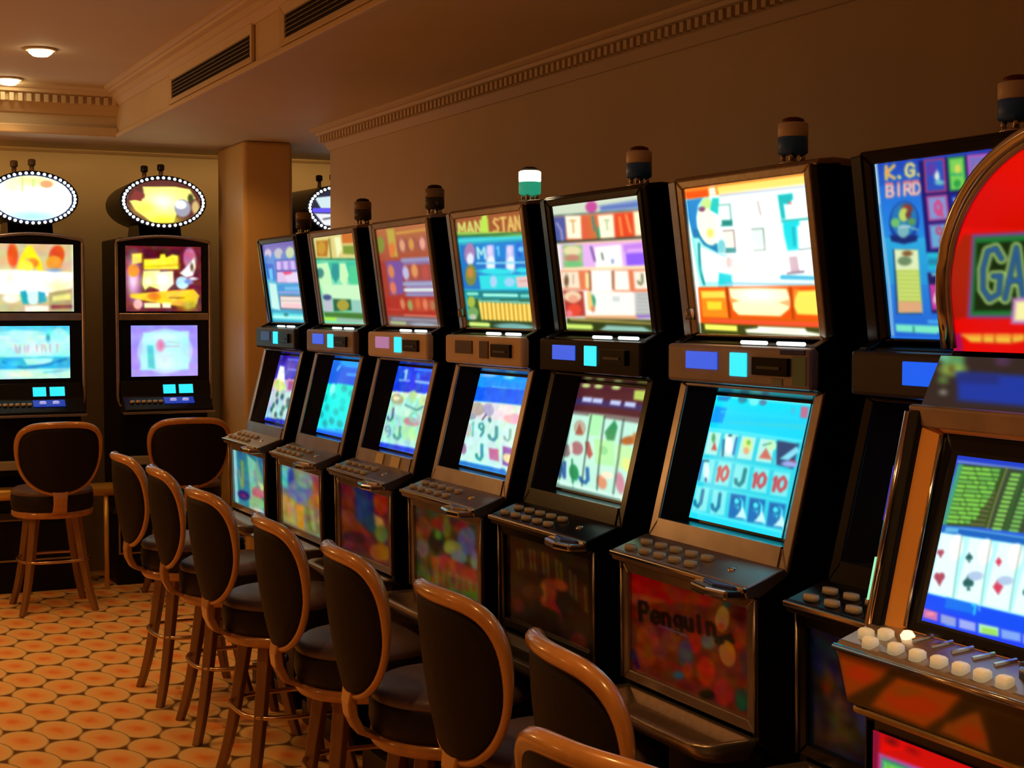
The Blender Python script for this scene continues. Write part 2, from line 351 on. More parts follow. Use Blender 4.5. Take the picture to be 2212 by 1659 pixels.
def bel1():
    a = Art([(60, 290), (380, 320), (380, 870), (60, 830)], 50, 70, (35, 140, 175)); a.Gr(280, 420, (15, 110, 160), (30, 140, 180)); a.Ln([(72, 310), (85, 820)], 34, (160, 240, 240)); a.P([(200, 320), (225, 700), (210, 850), (240, 850), (300, 500), (290, 380)], (130, 215, 200)).P([(260, 480), (300, 330), (360, 600), (280, 620)], (110, 190, 160))
    a.Ln([(150, 400), (150, 650)], 26, (130, 175, 90)).Ln([(110, 500), (140, 700)], 14, (120, 180, 150)).E(155, 740, 60, 48, (25, 40, 130)).E(150, 745, 35, 22, (110, 50, 110)); a.E(300, 680, 62, 60, (185, 110, 130)).P([(300, 560), (380, 600), (370, 640), (330, 640)], (190, 235, 170)); a.E(290, 780, 80, 60, (130, 205, 160)).E(300, 850, 70, 20, (215, 225, 220)).Nz(9, 40, 4); return a
def top2():
    a = Art([(835, 655), (1175, 590), (1292, 1392), (945, 1405)], 60, 90, (120, 225, 180)); a.P([(835, 640), (1180, 590), (1210, 810), (860, 835)], (225, 210, 130)); a.P([(860, 680), (965, 665), (955, 810), (870, 815)], (180, 110, 20)).E(905, 740, 35, 60, (200, 150, 40)).Ln([(970, 655), (990, 830)], 10, (100, 100, 30)); a.P([(1010, 640), (1060, 630), (1080, 740), (1040, 820)], (245, 250, 190)).P([(1070, 600), (1175, 590), (1180, 680), (1080, 690)], (205, 110, 40)).P([(1085, 710), (1180, 700), (1200, 780), (1090, 780)], (120, 150, 50))
    a.Ln([(865, 838), (1215, 822)], 14, (20, 120, 80)); a.P([(870, 860), (1215, 840), (1235, 1010), (900, 1010)], (45, 195, 160)).P([(860, 880), (960, 860), (990, 960), (1010, 1150), (930, 1160), (880, 1000)], (200, 250, 190)).P([(1060, 860), (1110, 860), (1140, 960), (1120, 1080), (1060, 1010)], (205, 250, 190)).P([(1000, 870), (1050, 870), (1060, 980), (1030, 1040), (990, 960)], (20, 150, 150)).P([(1140, 880), (1210, 870), (1240, 1100), (1150, 1060)], (70, 210, 150)).E(895, 960, 34, 45, (60, 140, 130))
    a.P([(920, 1060), (1240, 1040), (1260, 1180), (1000, 1180)], (205, 250, 200)).P([(1010, 1180), (1160, 1175), (1170, 1270), (1020, 1290)], (30, 90, 60)).E(1095, 1230, 52, 50, (170, 160, 50)); a.P([(915, 1140), (1000, 1150), (1010, 1290), (940, 1300)], (190, 190, 205)).E(960, 1170, 35, 25, (50, 80, 130)).P([(1170, 1180), (1250, 1180), (1262, 1300), (1180, 1300)], (150, 205, 190)).P([(935, 1300), (1280, 1290), (1292, 1345), (945, 1345)], (60, 120, 40)); a.Ln([(950, 1358), (1040, 1358)], 30, (170, 235, 70)).Ln([(1060, 1360), (1280, 1362)], 34, (150, 190, 170)); return a
def scr2():
    a = Art([(1068, 278), (1268, 286), (1098, 1000), (898, 970)], 50, 70, (40, 215, 225)); a.Gr(270, 500, (25, 110, 225), (20, 80, 220)); a.E(1190, 300, 80, 40, (40, 160, 250)); a.Ln([(1160, 405), (1240, 405)], 22, (70, 170, 250)).Ln([(1110, 330), (1090, 370)], 14, (90, 180, 250)); a.Gr(500, 925, (20, 225, 205), (25, 225, 235)); a.Gr(925, 1010, (20, 130, 245), (15, 70, 225)); a.Ln([(905, 930), (1095, 945)], 14, (60, 200, 245)); a.E(1050, 560, 20, 60, (190, 250, 235), 12)
    for x, y in [(1130, 540), (1170, 580), (1060, 620), (1110, 660), (990, 640), (1000, 730), (1060, 760), (950, 800), (1100, 720), (1020, 850), (970, 880), (1070, 870)]: a.E(x, y, 18, 34, (30, 170, 170), 10)
    a.Gl(1080, 660, 90, 130, (10, 255, 240), 0.6); return a
def bel2():
    a = Art([(515, 420), (880, 480), (880, 1075), (515, 990)], 52, 70, (120, 130, 120)); a.E(560, 540, 60, 120, (110, 190, 200)).E(600, 560, 35, 110, (35, 80, 170)); a.E(540, 560, 30, 90, (90, 205, 225)).E(680, 660, 110, 110, (100, 125, 175)).E(730, 560, 70, 70, (120, 150, 150)).P([(800, 480), (880, 490), (880, 700), (800, 720)], (150, 80, 75)).E(830, 740, 60, 70, (165, 105, 45)); a.P([(515, 710), (620, 760), (650, 1010), (515, 960)], (175, 160, 85)).P([(640, 790), (720, 800), (720, 1030), (650, 1010)], (195, 145, 50)).P([(740, 800), (880, 800), (880, 1050), (740, 1030)], (125, 120, 65)).Ln([(790, 840), (800, 1000)], 34, (165, 165, 105)); a.Nz(12, 60, 6); return a
def top3():
    a = Art([(1430, 535), (1818, 490), (1962, 1400), (1515, 1420)], 66, 96, (165, 60, 50)); a.Gr(480, 800, (185, 115, 70), (170, 75, 55)); a.P([(1580, 560), (1815, 530), (1820, 545), (1590, 575)], (215, 165, 70)); a.E(1460, 660, 34, 70, (130, 145, 60)).P([(1510, 530), (1570, 530), (1600, 760), (1540, 760)], (190, 170, 70)).E(1555, 700, 24, 60, (225, 120, 60))
    for x, y, c in [(1635, 665, (225, 160, 120)), (1705, 655, (215, 150, 70)), (1790, 650, (235, 165, 140))]: a.E(x, y, 38, 62, (150, 80, 80)).E(x, y, 22, 52, c, -8)
    a.P([(1500, 800), (1640, 790), (1650, 1090), (1540, 1110)], (120, 80, 160)); a.P([(1640, 775), (1850, 765), (1900, 1110), (1680, 1120)], (140, 110, 165)); a.Ln([(1640, 790), (1850, 775)], 34, (150, 150, 190)); a.P([(1660, 830), (1870, 815), (1885, 960), (1670, 970)], (165, 75, 70))
    for x, y, c in [(1545, 890, (215, 130, 90)), (1665, 900, (190, 190, 225)), (1735, 880, (225, 150, 90)), (1820, 890, (190, 80, 70)), (1560, 1040, (225, 120, 90))]: a.E(x, y, 26, 60, c, -8)
    a.Ln([(1660, 1000), (1880, 990)], 40, (160, 165, 200)).Ln([(1665, 1055), (1895, 1045)], 32, (225, 240, 235)).Ln([(1670, 1100), (1895, 1090)], 16, (150, 160, 200)); a.P([(1500, 1130), (1905, 1110), (1945, 1300), (1510, 1290)], (175, 45, 35)).E(1790, 1190, 120, 70, (190, 70, 50))
    for x, y, c in [(1640, 1190, (215, 130, 90)), (1705, 1200, (150, 165, 90)), (1770, 1180, (215, 100, 60)), (1830, 1185, (225, 130, 90)), (1890, 1190, (175, 120, 80))]: a.E(x, y, 20, 52, c, -8)
    a.Ln([(1520, 1250), (1620, 1250)], 14, (205, 70, 60)).Ln([(1660, 1300), (1950, 1295)], 12, (235, 150, 120)).P([(1520, 1320), (1955, 1310), (1962, 1400), (1520, 1415)], (110, 105, 115)).Ln([(1560, 1345), (1940, 1340)], 26, (150, 145, 165)).Ln([(1545, 1385), (1660, 1385)], 30, (180, 195, 130)).E(1820, 1390, 115, 22, (160, 170, 185)); return a
def scr3():
    a = Art([(1645, 335), (1912, 350), (1728, 1140), (1475, 1088)], 60, 80, (160, 225, 205)); a.Gr(330, 580, (20, 70, 225), (10, 60, 215)); a.Tx('1', 1680, 370, 50, 0, -10, 85, 16, (150, 190, 250)); a.Ln([(1650, 470), (1720, 472)], 14, (170, 200, 250)).Ln([(1770, 475), (1870, 485)], 24, (150, 190, 250)).Ln([(1760, 360), (1890, 365)], 16, (70, 150, 250)).Ln([(1780, 400), (1780, 440)], 20, (40, 120, 245))
    a.P([(1565, 575), (1860, 590), (1850, 640), (1560, 610)], (210, 235, 215)); a.E(1630, 650, 50, 50, (170, 165, 130)).E(1625, 640, 26, 20, (235, 230, 190)); a.E(1740, 620, 26, 60, (170, 225, 150), 10).E(1810, 650, 34, 50, (190, 215, 160)); a.Ln([(1690, 700), (1760, 740), (1800, 700)], 12, (70, 110, 120)); a.Tx('J', 1560, 740, 50, 0, -14, 110, 18, (70, 130, 130)); a.Tx('J', 1600, 900, 50, 5, -14, 110, 20, (80, 150, 140)); a.E(1715, 850, 48, 40, (190, 140, 140)).E(1660, 760, 50, 50, (190, 235, 215)).E(1690, 950, 50, 70, (170, 225, 170)).Tx('9', 1530, 900, 50, 5, -10, 100, 14, (110, 170, 160)).Tx('Q', 1720, 760, 60, 5, -10, 90, 14, (150, 190, 180)); a.P([(1480, 1035), (1740, 1080), (1728, 1142), (1472, 1092)], (25, 70, 210)); a.Ln([(1485, 1040), (1740, 1080)], 14, (190, 250, 245)); a.Nz(16, 50, 7); return a
def bel3():
    a = Art([(1075, 600), (1470, 660), (1470, 1400), (1075, 1240)], 56, 76, (90, 35, 45)); a.E(1260, 720, 120, 130, (30, 40, 110)).E(1140, 760, 50, 150, (110, 40, 40)).E(1240, 820, 60, 170, (30, 60, 120)).E(1390, 740, 60, 120, (165, 45, 20)); a.P([(1080, 860), (1180, 950), (1290, 1060), (1270, 1200), (1080, 1120)], (120, 40, 25)); a.E(1310, 950, 60, 110, (20, 80, 110)).P([(1330, 870), (1400, 900), (1440, 1100), (1390, 1100), (1340, 980)], (190, 165, 70)).E(1390, 1060, 55, 90, (90, 130, 60)).E(1380, 1250, 90, 90, (150, 90, 20)).E(1180, 1130, 90, 60, (60, 15, 40)).E(1120, 920, 50, 60, (125, 70, 50)); a.Nz(10, 50, 8); return a
def top4():
    a = Art([(325, 655), (832, 590), (962, 1560), (438, 1575)], 86, 120, (30, 170, 195)); a.P([(320, 650), (840, 580), (850, 760), (345, 800)], (150, 80, 45))
    a.Tx('MAN', 350, 690, 52, -6, 10, 100, 17, (205, 215, 110)); a.Tx('STAN', 620, 655, 44, -5, 10, 110, 16, (225, 190, 100)); a.P([(520, 770), (530, 640), (560, 590), (580, 660), (590, 765)], (180, 220, 80)); a.Gr(760, 800, (170, 200, 80), (60, 150, 80)); a.Ln([(345, 800), (855, 765)], 10, (10, 80, 60)); a.Ln([(345, 835), (860, 800)], 22, (60, 210, 215)).P([(360, 870), (870, 830), (920, 1240), (390, 1240)], (20, 110, 190))
    a.P([(490, 860), (870, 840), (890, 980), (500, 990)], (15, 125, 205)).E(440, 940, 44, 90, (160, 120, 170)).E(445, 985, 28, 50, (215, 225, 240)).E(450, 1120, 46, 90, (120, 130, 60)).E(445, 1100, 26, 44, (190, 130, 60))
    for x in (600, 752): a.P([(x - 30, 870), (x + 30, 865), (x + 45, 1080), (x + 10, 1100), (x - 32, 1060)], (170, 175, 230)).E(x + 8, 1020, 30, 70, (225, 235, 250)).E(x - 2, 910, 20, 40, (215, 205, 245))
    a.Tx('M', 500, 890, 60, 0, 10, 90, 18, (170, 225, 225)); a.Tx('1', 640, 880, 50, 0, 5, 70, 14, (110, 200, 245)); a.Ln([(820, 870), (825, 950)], 30, (30, 90, 200)).E(835, 900, 22, 22, (110, 190, 245)); a.Ln([(500, 1020), (890, 1005)], 16, (130, 210, 240)); a.E(650, 1085, 140, 26, (40, 215, 225)).E(850, 1070, 50, 22, (40, 215, 225)); a.P([(515, 1120), (910, 1100), (925, 1230), (530, 1240)], (35, 215, 220)).E(630, 1170, 28, 50, (165, 205, 235)).E(755, 1170, 42, 40, (150, 205, 235)).P([(800, 1125), (905, 1115), (915, 1210), (815, 1215)], (225, 190, 190)).Ln([(830, 1160), (900, 1155)], 10, (200, 150, 140))
    a.P([(400, 1255), (930, 1240), (945, 1310), (420, 1310)], (10, 120, 125)); a.Ln([(430, 1280), (500, 1278)], 26, (130, 230, 200)).Ln([(560, 1285), (810, 1280)], 26, (160, 245, 225)).Ln([(850, 1282), (900, 1280)], 24, (120, 220, 200)); a.P([(420, 1320), (950, 1310), (960, 1500), (450, 1510)], (40, 90, 40)).P([(510, 1335), (930, 1330), (945, 1500), (540, 1500)], (245, 205, 80)); a.Gr(1325, 1352, (70, 170, 180), (150, 190, 130), 515, 940)
    for i in range(12): a.Ln([(545 + i * 34, 1350), (560 + i * 34, 1498)], 9, (165, 120, 25)); a.Ln([(530 + i * 34, 1350), (545 + i * 34, 1498)], 6, (255, 235, 150))
    a.E(455, 1350, 32, 50, (160, 180, 70)).E(470, 1440, 44, 50, (110, 160, 90)).E(470, 1480, 30, 26, (180, 190, 160)); a.P([(420, 1505), (955, 1495), (962, 1575), (430, 1580)], (30, 60, 30)); a.Ln([(455, 1540), (590, 1540)], 36, (205, 235, 120)).E(800, 1545, 150, 28, (110, 170, 165)); return a
def scr4():
    a = Art([(585, 438), (948, 470), (722, 1325), (385, 1250)], 84, 100, (190, 235, 225)); a.Gr(430, 560, (20, 130, 240), (10, 170, 250)); a.P([(530, 555), (920, 580), (880, 720), (500, 690)], (5, 95, 235)); a.P([(560, 500), (945, 510), (925, 580), (545, 545)], (10, 140, 245)); a.E(640, 455, 60, 14, (120, 190, 245)).E(790, 470, 40, 16, (110, 210, 250)); a.P([(500, 695), (875, 725), (840, 880), (465, 840)], (220, 220, 220)).E(550, 765, 60, 60, (180, 165, 150)).E(640, 770, 40, 60, (165, 170, 200)).E(800, 840, 60, 46, (235, 175, 185)).E(760, 770, 50, 40, (240, 225, 225)).E(500, 830, 40, 30, (150, 160, 170)); a.Ln([(590, 860), (620, 815)], 10, (60, 60, 90)).E(645, 860, 12, 24, (60, 110, 140))
    a.Tx('1', 500, 880, 40, 5, -14, 120, 16, (110, 190, 175)); a.Tx('9', 565, 890, 44, 6, -14, 110, 18, (60, 150, 150)); a.Tx('J', 640, 915, 60, 8, -14, 115, 22, (50, 140, 150)); a.Tx('J', 740, 930, 40, 6, -14, 100, 14, (80, 160, 160)).E(470, 950, 30, 60, (190, 200, 190)); a.Tx('J', 530, 1070, 50, 8, -14, 130, 22, (50, 150, 165)); a.P([(615, 1100), (680, 1110), (670, 1210), (610, 1195)], (190, 110, 150)).P([(710, 1080), (775, 1095), (740, 1250), (690, 1235)], (120, 80, 170)).E(425, 1110, 24, 50, (150, 110, 150)).E(730, 1180, 30, 40, (235, 215, 160)); a.P([(392, 1205), (700, 1270), (722, 1328), (382, 1252)], (25, 120, 205)); a.Ln([(395, 1205), (670, 1262)], 14, (200, 250, 245)); a.Nz(20, 30, 9); return a
def bel4():
    a = Art([(180, 330), (690, 470), (690, 1095), (185, 965)], 76, 80, (70, 55, 35)); a.P([(370, 300), (680, 400), (680, 470), (370, 390)], (190, 120, 50)); a.E(240, 560, 70, 130, (115, 65, 25)).E(380, 480, 60, 60, (125, 30, 25)).E(440, 520, 30, 90, (110, 100, 40)).E(560, 510, 60, 60, (135, 40, 35)).E(360, 640, 70, 90, (20, 35, 15)).E(370, 580, 30, 40, (90, 115, 40)).E(590, 610, 70, 110, (85, 100, 130)).E(620, 570, 30, 60, (110, 95, 150)).E(480, 670, 70, 60, (135, 150, 60)).E(530, 740, 60, 60, (110, 135, 130)).E(240, 700, 50, 80, (95, 95, 85)).E(650, 760, 30, 80, (120, 130, 125))
    a.P([(300, 760), (420, 740), (660, 830), (680, 950), (320, 870)], (150, 70, 35))
    for i in range(14): a.Ln([(330 + i * 26, 830 + i * 8), (330 + i * 26, 980 + i * 10)], 14, (130, 125, 55) if i % 2 else (150, 80, 35))
    a.P([(185, 830), (290, 870), (310, 970), (190, 945)], (75, 85, 30)); a.Gr(1000, 1100, (80, 105, 45), (60, 100, 50), 420, 690); a.Nz(12, 50, 10); return a
def top5():
    a = Art([(1155, 560), (1840, 480), (1968, 1590), (1280, 1595)], 110, 140, (235, 225, 215)); a.P([(1150, 555), (1840, 480), (1852, 600), (1160, 640)], (200, 215, 190)); a.P([(1530, 560), (1840, 515), (1848, 590), (1540, 610)], (110, 140, 195)).Ln([(1560, 580), (1840, 555)], 12, (60, 90, 170)).E(1470, 570, 46, 48, (190, 70, 150)); a.Ln([(1160, 640), (1855, 600)], 10, (30, 70, 60))
    a.P([(1160, 650), (1870, 605), (1885, 810), (1180, 860)], (215, 95, 60)); a.P([(1165, 650), (1265, 645), (1270, 850), (1180, 860)], (70, 85, 150)).Ln([(1195, 700), (1230, 760), (1240, 840)], 16, (150, 150, 200)); a.P([(1260, 640), (1385, 640), (1395, 830), (1280, 830)], (250, 245, 215)).Tx('T', 1300, 680, 50, 0, 8, 100, 12, (215, 150, 90)); a.P([(1440, 640), (1500, 640), (1545, 830), (1480, 840)], (200, 110, 60)).Ln([(1480, 650), (1500, 760)], 18, (60, 130, 120)).E(1530, 780, 16, 50, (40, 140, 100)); a.P([(1520, 640), (1640, 632), (1655, 822), (1545, 830)], (252, 248, 215)).Tx('T', 1570, 680, 44, 0, 8, 80, 10, (150, 180, 130)); a.P([(1655, 630), (1790, 622), (1800, 815), (1665, 822)], (225, 65, 35)).Ln([(1690, 660), (1710, 800)], 20, (245, 140, 70)).Ln([(1740, 640), (1775, 780)], 14, (245, 170, 90)); a.P([(1795, 615), (1850, 612), (1880, 800), (1815, 808)], (250, 245, 200))
    a.Ln([(1190, 860), (1885, 820)], 18, (40, 50, 30)); a.P([(1225, 875), (1890, 840), (1915, 1050), (1240, 1080)], (225, 175, 235)); a.P([(1240, 880), (1400, 880), (1410, 1060), (1250, 1075)], (150, 190, 130)).E(1320, 930, 70, 40, (225, 215, 165)).E(1320, 990, 60, 30, (190, 130, 110)).E(1330, 1040, 70, 26, (110, 190, 120)); a.P([(1500, 900), (1700, 880), (1720, 1070), (1510, 1075)], (252, 252, 250)).Ln([(1470, 900), (1500, 1010)], 18, (110, 80, 150)).Ln([(1555, 950), (1565, 1000)], 12, (60, 90, 60)).E(1640, 1015, 12, 20, (130, 150, 190)); a.P([(1720, 880), (1895, 860), (1905, 930), (1730, 940)], (195, 130, 230)).P([(1740, 950), (1905, 940), (1912, 1040), (1750, 1050)], (140, 90, 240)).Ln([(1760, 925), (1900, 918)], 12, (235, 190, 250)); a.Ln([(1260, 1080), (1918, 1058)], 16, (255, 225, 160)).Ln([(1350, 870), (1890, 845)], 10, (255, 190, 150))
    a.P([(1230, 1095), (1930, 1075), (1945, 1270), (1240, 1250)], (225, 120, 80)); a.P([(1235, 1105), (1370, 1100), (1385, 1240), (1240, 1240)], (240, 225, 195)).E(1275, 1180, 18, 50, (110, 80, 60)).Ln([(1330, 1130), (1330, 1200)], 12, (200, 160, 140)); a.P([(1425, 1110), (1455, 1110), (1460, 1240), (1430, 1240)], (240, 225, 160)); a.P([(1470, 1090), (1640, 1085), (1650, 1260), (1480, 1270)], (255, 248, 240)).P([(1655, 1090), (1760, 1090), (1775, 1250), (1660, 1250)], (255, 248, 235)).Ln([(1640, 1100), (1645, 1240)], 14, (130, 90, 60)).Ln([(1460, 1100), (1468, 1290)], 8, (90, 70, 50)); a.P([(1800, 1095), (1920, 1090), (1935, 1235), (1815, 1240)], (250, 235, 215)).Tx('J', 1835, 1120, 40, 0, 5, 80, 14, (80, 90, 50))
    a.P([(1245, 1260), (1410, 1265), (1430, 1470), (1270, 1480)], (170, 60, 50)).E(1325, 1310, 70, 46, (235, 210, 170)).E(1330, 1330, 40, 34, (230, 160, 130)).E(1340, 1420, 56, 50, (225, 70, 50)).E(1300, 1450, 26, 26, (230, 120, 130)); a.P([(1420, 1270), (1800, 1262), (1815, 1450), (1440, 1460)], (252, 246, 236)).E(1480, 1350, 30, 60, (40, 150, 110)).P([(1440, 1270), (1470, 1270), (1500, 1420), (1450, 1420)], (240, 200, 120)).E(1490, 1410, 16, 26, (210, 130, 100)).R(1640, 1300, 1700, 1345, (205, 215, 215)); a.P([(1810, 1262), (1945, 1258), (1958, 1460), (1822, 1465)], (205, 200, 205))
    for k in range(6): a.Ln([(1830, 1285 + k * 30), (1942, 1282 + k * 30)], 9, (130, 150, 130))
    a.Ln([(1830, 1462), (1960, 1455)], 22, (130, 90, 190)); a.Ln([(1440, 1480), (1820, 1470)], 28, (225, 165, 110)).P([(1280, 1492), (1965, 1485), (1970, 1600), (1280, 1600)], (40, 55, 20)).Ln([(1310, 1502), (1945, 1515)], 12, (225, 190, 100)); a.Ln([(1290, 1558), (1470, 1560)], 40, (205, 235, 110)).P([(1600, 1540), (1880, 1545), (1960, 1585), (1540, 1585)], (140, 190, 175)); return a
def scr5():
    a = Art([(1465, 522), (1955, 560), (1698, 1545), (1232, 1450)], 104, 120, (185, 235, 215)); a.P([(1450, 510), (1970, 550), (1900, 850), (1370, 800)], (75, 30, 40))
    for x in (1508, 1600, 1728): a.E(x, 547 + (x - 1508) * 0.05, 32, 18, (190, 215, 130))
    a.P([(1860, 575), (1950, 575), (1935, 670), (1850, 660)], (175, 200, 90)); a.Ln([(1430, 690), (1900, 730)], 60, (55, 40, 90))
    for x in (1520, 1600, 1730, 1830): a.P([(x - 38, 650 + (x - 1520) * .1), (x + 36, 655 + (x - 1520) * .1), (x + 26, 700 + (x - 1520) * .1), (x - 46, 692 + (x - 1520) * .1)], (185, 200, 240))
    a.P([(1370, 775), (1900, 820), (1888, 870), (1360, 800)], (120, 110, 105)); a.P([(1530, 805), (1640, 815), (1600, 1000), (1510, 990)], (165, 240, 175)).P([(1560, 1020), (1700, 1040), (1680, 1250), (1550, 1240)], (160, 240, 165)).P([(1710, 1060), (1810, 1080), (1780, 1280), (1690, 1260)], (190, 240, 170)).E(1450, 930, 50, 70, (180, 170, 150)).P([(1410, 990), (1480, 990), (1450, 890)], (160, 90, 70)); a.P([(1640, 960), (1680, 900), (1715, 850), (1730, 910), (1700, 1030), (1650, 1030)], (25, 140, 85)); a.E(1795, 1020, 60, 34, (175, 100, 45), -25).E(1840, 1010, 24, 60, (190, 120, 60)); a.E(1420, 1110, 50, 60, (165, 110, 115)).E(1320, 1130, 46, 60, (130, 110, 110)).E(1370, 1110, 16, 50, (215, 215, 205)).P([(1490, 1050), (1520, 1050), (1540, 1160), (1510, 1200), (1490, 1150)], (165, 80, 75)).E(1620, 1120, 30, 40, (110, 210, 140))
    a.Tx('N', 1275, 1230, 46, 8, -10, 130, 26, (45, 95, 160)); a.E(1380, 1320, 36, 70, (15, 140, 80)).Ln([(1375, 1210), (1360, 1440)], 12, (20, 120, 80)); a.Tx('J', 1430, 1275, 70, 8, -10, 125, 26, (30, 100, 165)); a.E(1575, 1390, 36, 60, (215, 145, 110)).E(1620, 1330, 40, 30, (245, 230, 200)).E(1700, 1390, 30, 90, (190, 130, 150)).E(1760, 1230, 30, 60, (225, 235, 140))
    for x0, y0, x1, y1 in [(1385, 810, 1250, 1420), (1545, 815, 1425, 1440), (1645, 825, 1530, 1470), (1775, 840, 1640, 1500)]: a.Ln([(x0, y0), ((x0 + x1) / 2 + 6, (y0 + y1) / 2), (x1, y1)], 8, (30, 60, 55))
    a.Ln([(1245, 1400), (1690, 1510)], 18, (215, 250, 235)); a.P([(1232, 1425), (1690, 1525), (1698, 1550), (1230, 1455)], (90, 120, 110)); return a
def bel5():
    a = Art([(985, 640), (1640, 800), (1625, 1470), (955, 1310)], 90, 86, (22, 8, 5)); a.P([(980, 650), (1280, 680), (1620, 850), (1620, 900), (980, 760)], (35, 20, 5))
    for i in range(17): x = 1040 + i * 34; y = 750 + i * 13 + (abs(8 - i) ** 2) * 1.6 - 60; a.Ln([(x, y), (x + 3, y + 130 + (i * 3))], 17, (105, 72, 22) if i % 3 else (60, 30, 8))
    a.E(1300, 1080, 70, 120, (110, 40, 15), 10).E(1270, 1080, 22, 70, (140, 80, 40)).E(1350, 1200, 40, 90, (110, 20, 20), -30).E(1180, 1080, 90, 60, (55, 24, 6)).E(1240, 1250, 150, 60, (8, 12, 8)).E(1440, 1140, 60, 70, (4, 10, 10)).E(1400, 1010, 60, 40, (130, 50, 15), 20).E(1050, 1200, 50, 60, (70, 15, 12)).E(1520, 1400, 60, 60, (80, 18, 12)); a.Nz(14, 26, 11); return a
def top6():
    a = Art([(280, 715), (1288, 632), (1415, 1935), (400, 1950)], 170, 180, (238, 250, 250)); q = 1461.5
    a.P([(275, 700), (1290, 620), (1298, 705), (290, 805)], (225, 120, 35)).P([(560, 708), (1275, 648), (1282, 715), (575, 775)], (255, 212, 105)).P([(288, 745), (480, 728), (490, 790), (300, 806)], (225, 75, 15)).P([(490, 715), (545, 710), (560, 800), (500, 800)], (250, 235, 210)); a.Ln([(590, 785), (1290, 735)], 18, (175, 185, 205)); a.Ln([(590, 762), (1285, 722)], 8, (255, 235, 190))
    a.P([(295, 805), (500, 790), (560, 1260), (640, 1270), (640, 1530), (400, 1560)], (160, 235, 225)).P([(295, 810), (440, 795), (395, 860), (380, 960), (390, 1060), (345, 1110), (310, 960)], (25, 125, 190)).P([(345, 1050), (420, 1060), (560, 1180), (570, 1260), (440, 1190), (400, 1130), (350, 1130)], (20, 115, 165))
    a.E(480, 1030, 88, 165, (252, 252, 215), -14).E(470, 845, 44, 44, (190, 220, 130)).E(430, 890, 30, 22, (120, 70, 110)).P([(520, 800), (580, 800), (570, 940), (500, 900)], (25, 190, 180)).E(500, 1090, 30, 40, (245, 215, 110)); a.P([(400, 1200), (560, 1270), (640, 1300), (630, 1500), (450, 1500)], (248, 255, 235)).Ln([(400, 1180), (405, 1400), (440, 1520)], 22, (20, 130, 140)).P([(570, 1420), (680, 1440), (690, 1560), (560, 1560)], (20, 195, 205)).Ln([(345, 1130), (400, 1440)], 18, (120, 225, 210))
    def bx(x0, y0, x1, y1, c=(90, 130, 130), f=(240, 250, 240), w=11): a.P([(x0, y0), (x1, y0 - 6), (x1 + 14, y1), (x0 + 14, y1 + 6)], f); a.Ln([(x0, y0), (x1, y0 - 6), (x1 + 14, y1)], w, c); a.Ln([(x0 + 14, y1 + 6), (x1 + 14, y1)], w, c)
    bx(575, 862, 670, 1025, (90, 150, 140), (225, 245, 235)); a.R(600, 985, 690, 1035, (30, 130, 120)); bx(610, 1075, 700, 1245, (140, 110, 110), (245, 240, 215)); a.R(630, 1215, 715, 1258, (40, 130, 130)).E(595, 1205, 34, 60, (110, 195, 200)); bx(850, 1065, 945, 1235, (120, 130, 120), (215, 240, 225)); a.Ln([(900, 840), (925, 950)], 16, (190, 170, 160)).Ln([(840, 1020), (950, 1018)], 10, (215, 200, 200)).Ln([(820, 860), (830, 920)], 14, (250, 225, 220)); a.E(700, 1350, 40, 60, (240, 205, 200)).E(720, 1395, 26, 26, (250, 225, 190)).E(655, 1335, 22, 50, (215, 170, 165))
    a.P([(1060, 795), (1180, 785), (1185, 830), (1150, 875), (1110, 870), (1125, 985), (1090, 990)], (20, 175, 175)).Ln([(1095, 1005), (1320, 990)], 16, (20, 150, 140)).P([(1100, 1010), (1230, 1000), (1235, 1040), (1215, 1050), (1225, 1235), (1140, 1245), (1110, 1110)], (20, 205, 212)).Ln([(1185, 1060), (1195, 1200)], 18, (15, 160, 175)).Ln([(1150, 860), (1168, 868)], 14, (230, 90, 90)); a.P([(1145, 1290), (1215, 1285), (1235, 1410), (1165, 1420)], (190, 155, 165)).Ln([(1140, 1425), (1265, 1410)], 18, (110, 90, 110)).Ln([(1230, 1235), (1340, 1222)], 10, (110, 120, 120)); a.Gl(900, 1350, 260, 120, (255, 250, 252), .7)
    a.Ln([(1100, 1460), (1400, 1470)], 46, (70, 175, 205)).Ln([(690, 1478), (1390, 1488)], 20, (235, 240, 255)).Ln([(640, 1510), (1400, 1512)], 16, (120, 185, 205)).Ln([(560, 1530), (1400, 1528)], 10, (200, 215, 225))
